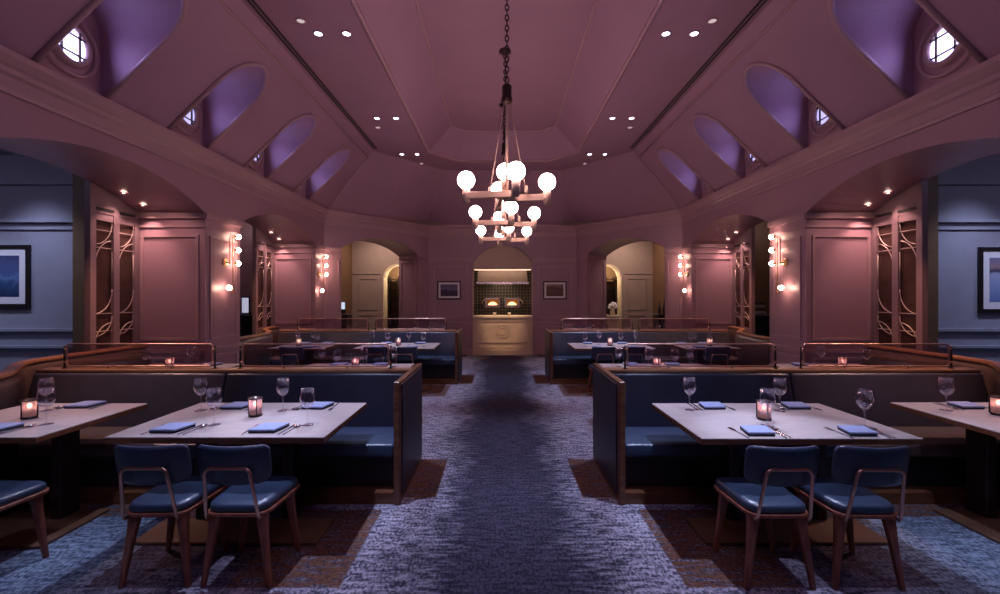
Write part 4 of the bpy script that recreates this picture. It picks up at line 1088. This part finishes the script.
# small things at the back openings
mb = MB().lathe([(0.001, 0), (0.07, 0), (0.09, 0.12), (0.05, 0.26), (0.06, 0.30), (0.001, 0.30)], n=16)
st = thing('display_stand', 'cream pedestal just inside the arched doorway at the back right', 'pedestal', (3.42, 13.35, 0))
MB().box(-0.16, 0.16, -0.16, 0.16, 0.05, 1.0).build('shaft', M['cream'], st); MB().box(-0.19, 0.19, -0.19, 0.19, 0, 0.05).build('pedestal_base', M['cream'], st); MB().box(-0.19, 0.19, -0.19, 0.19, 1.0, 1.05).build('pedestal_cap', M['cream'], st)
fl = thing('flower_vase', 'pale vase with a round bunch of white flowers on the cream pedestal', 'flowers', (3.42, 13.35, 1.051))
MB().lathe([(0.001, 0), (0.06, 0), (0.085, 0.08), (0.06, 0.17), (0.065, 0.19), (0.001, 0.19)], n=16).build('vase', M['cream'], fl)
f = MB()
for i in range(26):
    a = random.uniform(0, 2 * PI); r = random.uniform(0, 0.15); f.sphere((r * math.cos(a), r * math.sin(a), 0.27 + random.uniform(-0.05, 0.10) - r * 0.3), 0.045, 8, 6)
f.build('blossoms', M['mat'], fl)
for sd in (-1, 1):
    hs = thing('host_stand', 'dark slim stand in the gap beside the back %s arch' % SIDE[sd], 'stand', (sd * 4.62, 12.35, 0))
    MB().box(-0.22, 0.22, -0.18, 0.18, 0, 1.10).build('stand_body', M['dark'], hs); MB().box(-0.25, 0.25, -0.21, 0.21, 1.10, 1.14).build('stand_top', M['steel'], hs)
    if sd > 0:
        for i, (dx, hh) in enumerate(((-0.12, 0.34), (0.02, 0.42), (0.14, 0.30))):
            o = MB().lathe([(0.001, 0), (0.045, 0), (0.05, hh * 0.3), (0.02, hh * 0.6), (0.016, hh), (0.001, hh)], (sd * 4.62 + dx, 12.35, 1.141), 12).build('dark_bottle', M['dark'])
            tag(o, ['medium-tall dark bottle on the back right stand, nearest the arch', 'tallest dark bottle on the back right stand, in the middle', 'shortest dark bottle on the back right stand, outermost'][i], 'bottle', 'dark bottles on the stand')
    else:
        o = thing('tablet_screen', 'glowing tablet screen standing on the dark stand at the back left', 'tablet', (-4.60, 12.35, 1.141))
        MB().box(-0.09, 0.09, -0.01, 0.01, 0, 0.34).build('casing', M['dark'], o); MB().box(-0.075, 0.075, -0.013, -0.0095, 0.12, 0.32).build('display', glow('tablet_light', (0.7, 0.78, 1.0), 0.9), o)

# ------------------------------------------------------------------ light
w = bpy.data.worlds.new('World'); SC.world = w; w.use_nodes = True
w.node_tree.nodes['Background'].inputs['Color'].default_value = (0.10, 0.06, 0.14, 1); w.node_tree.nodes['Background'].inputs['Strength'].default_value = 0.3
def point(name, loc, col, power, r=0.1):
    l = bpy.data.lights.new(name, 'POINT'); l.color = col; l.energy = power; l.shadow_soft_size = r
    o = bpy.data.objects.new(name, l); COL.objects.link(o); o.location = loc; return o
for sd in (-1, 1):
    for xx in (6.4, 7.6): spot('aisle_wash', (sd * xx, 5.1, 3.5), (0.60, 0.65, 1.0), 110, 80, 1.0, 0.1, (sd * (xx + 0.05), 6.0, 0.9))
    area('vestibule_lamp', (sd * 3.7, 12.6, 3.5), (sd * 3.6, 13.2, 0), (1.0, 0.70, 0.60), 32, 0.8, 0.5)
    point('beyond_lamp', (sd * 3.3, 14.3, 2.6), (1.0, 0.76, 0.52), 75, 0.15)
    point('rear_aisle_lamp', (sd * 6.0, 8.6, 3.2), (0.8, 0.55, 0.55), 12, 0.15)
area('kitchen_lamp', (0, 13.0, 3.2), (0, 13.4, 0), (1.0, 0.66, 0.44), 16, 1.6, 0.5)
spot('niche_spot', (0, 10.2, Z1 - 0.05), (1.0, 0.67, 0.47), 720, 22, 0.6, 0.08, (0, 12.0, 1.5))
area('room_fill', (0, 0.6, Z1 + 0.4), (0, 4.5, 0), (0.58, 0.48, 0.95), 62, 2.0, 3.0)
area('pink_fill', (0, 2.0, 2.9), (0, 2.4, 6), (1.0, 0.50, 0.56), 24, 0.8, 0.8)  # added pink uplight filling the vault; no chandelier hangs here
for sd in (-1, 1):
    for c in DORM: area('window_light', (sd * (XW - 0.12), c, ZC + 0.40), (sd * 3.2, c, ZC + 0.50), (0.46, 0.42, 1.0), 2.3, 0.26, 0.26)
    spot('chair_spot', (sd * 1.92, 5.17, Z1 - 0.03), COOL, 900, 18, 0.6, 0.03, (sd * 1.8, 2.4, 0.4))
    spot('far_chair_spot', (sd * 2.26, 5.17, Z1 - 0.03), COOL, 420, 18, 0.6, 0.03, (sd * 3.0, 2.3, 0.3))
    spot('side_floor_spot', (sd * 2.3, 0.25, Z1 - 0.03), COOL, 130, 24, 0.7, 0.04, (sd * 2.9, 2.5, 0.1))
    area('aisle_fill', (sd * 7.2, 4.2, 3.5), (sd * 7.2, 5.2, 1.5), (0.6, 0.55, 0.9), 8, 3.0, 0.5)

# ------------------------------------------------------------------ camera and colour
cam = bpy.data.cameras.new('Camera'); co = bpy.data.objects.new('Camera', cam); COL.objects.link(co)
cam.sensor_width = 36.0; cam.lens = 36.0 * 430 / 1000; cam.clip_start = 0.05
co.location = (-0.075, 0.0, 1.64); co.rotation_euler = (PI / 2, 0, 0)
cam.shift_x = 0.0; cam.shift_y = -0.001
SC.camera = co
SC.view_settings.view_transform = 'Standard'; SC.view_settings.look = 'None'; SC.view_settings.exposure = 0.0; SC.view_settings.gamma = 1.0
SC.cycles.use_denoising = True
SC.cycles.max_bounces = 8; SC.cycles.transparent_max_bounces = 24; SC.cycles.sample_clamp_indirect = 4.0
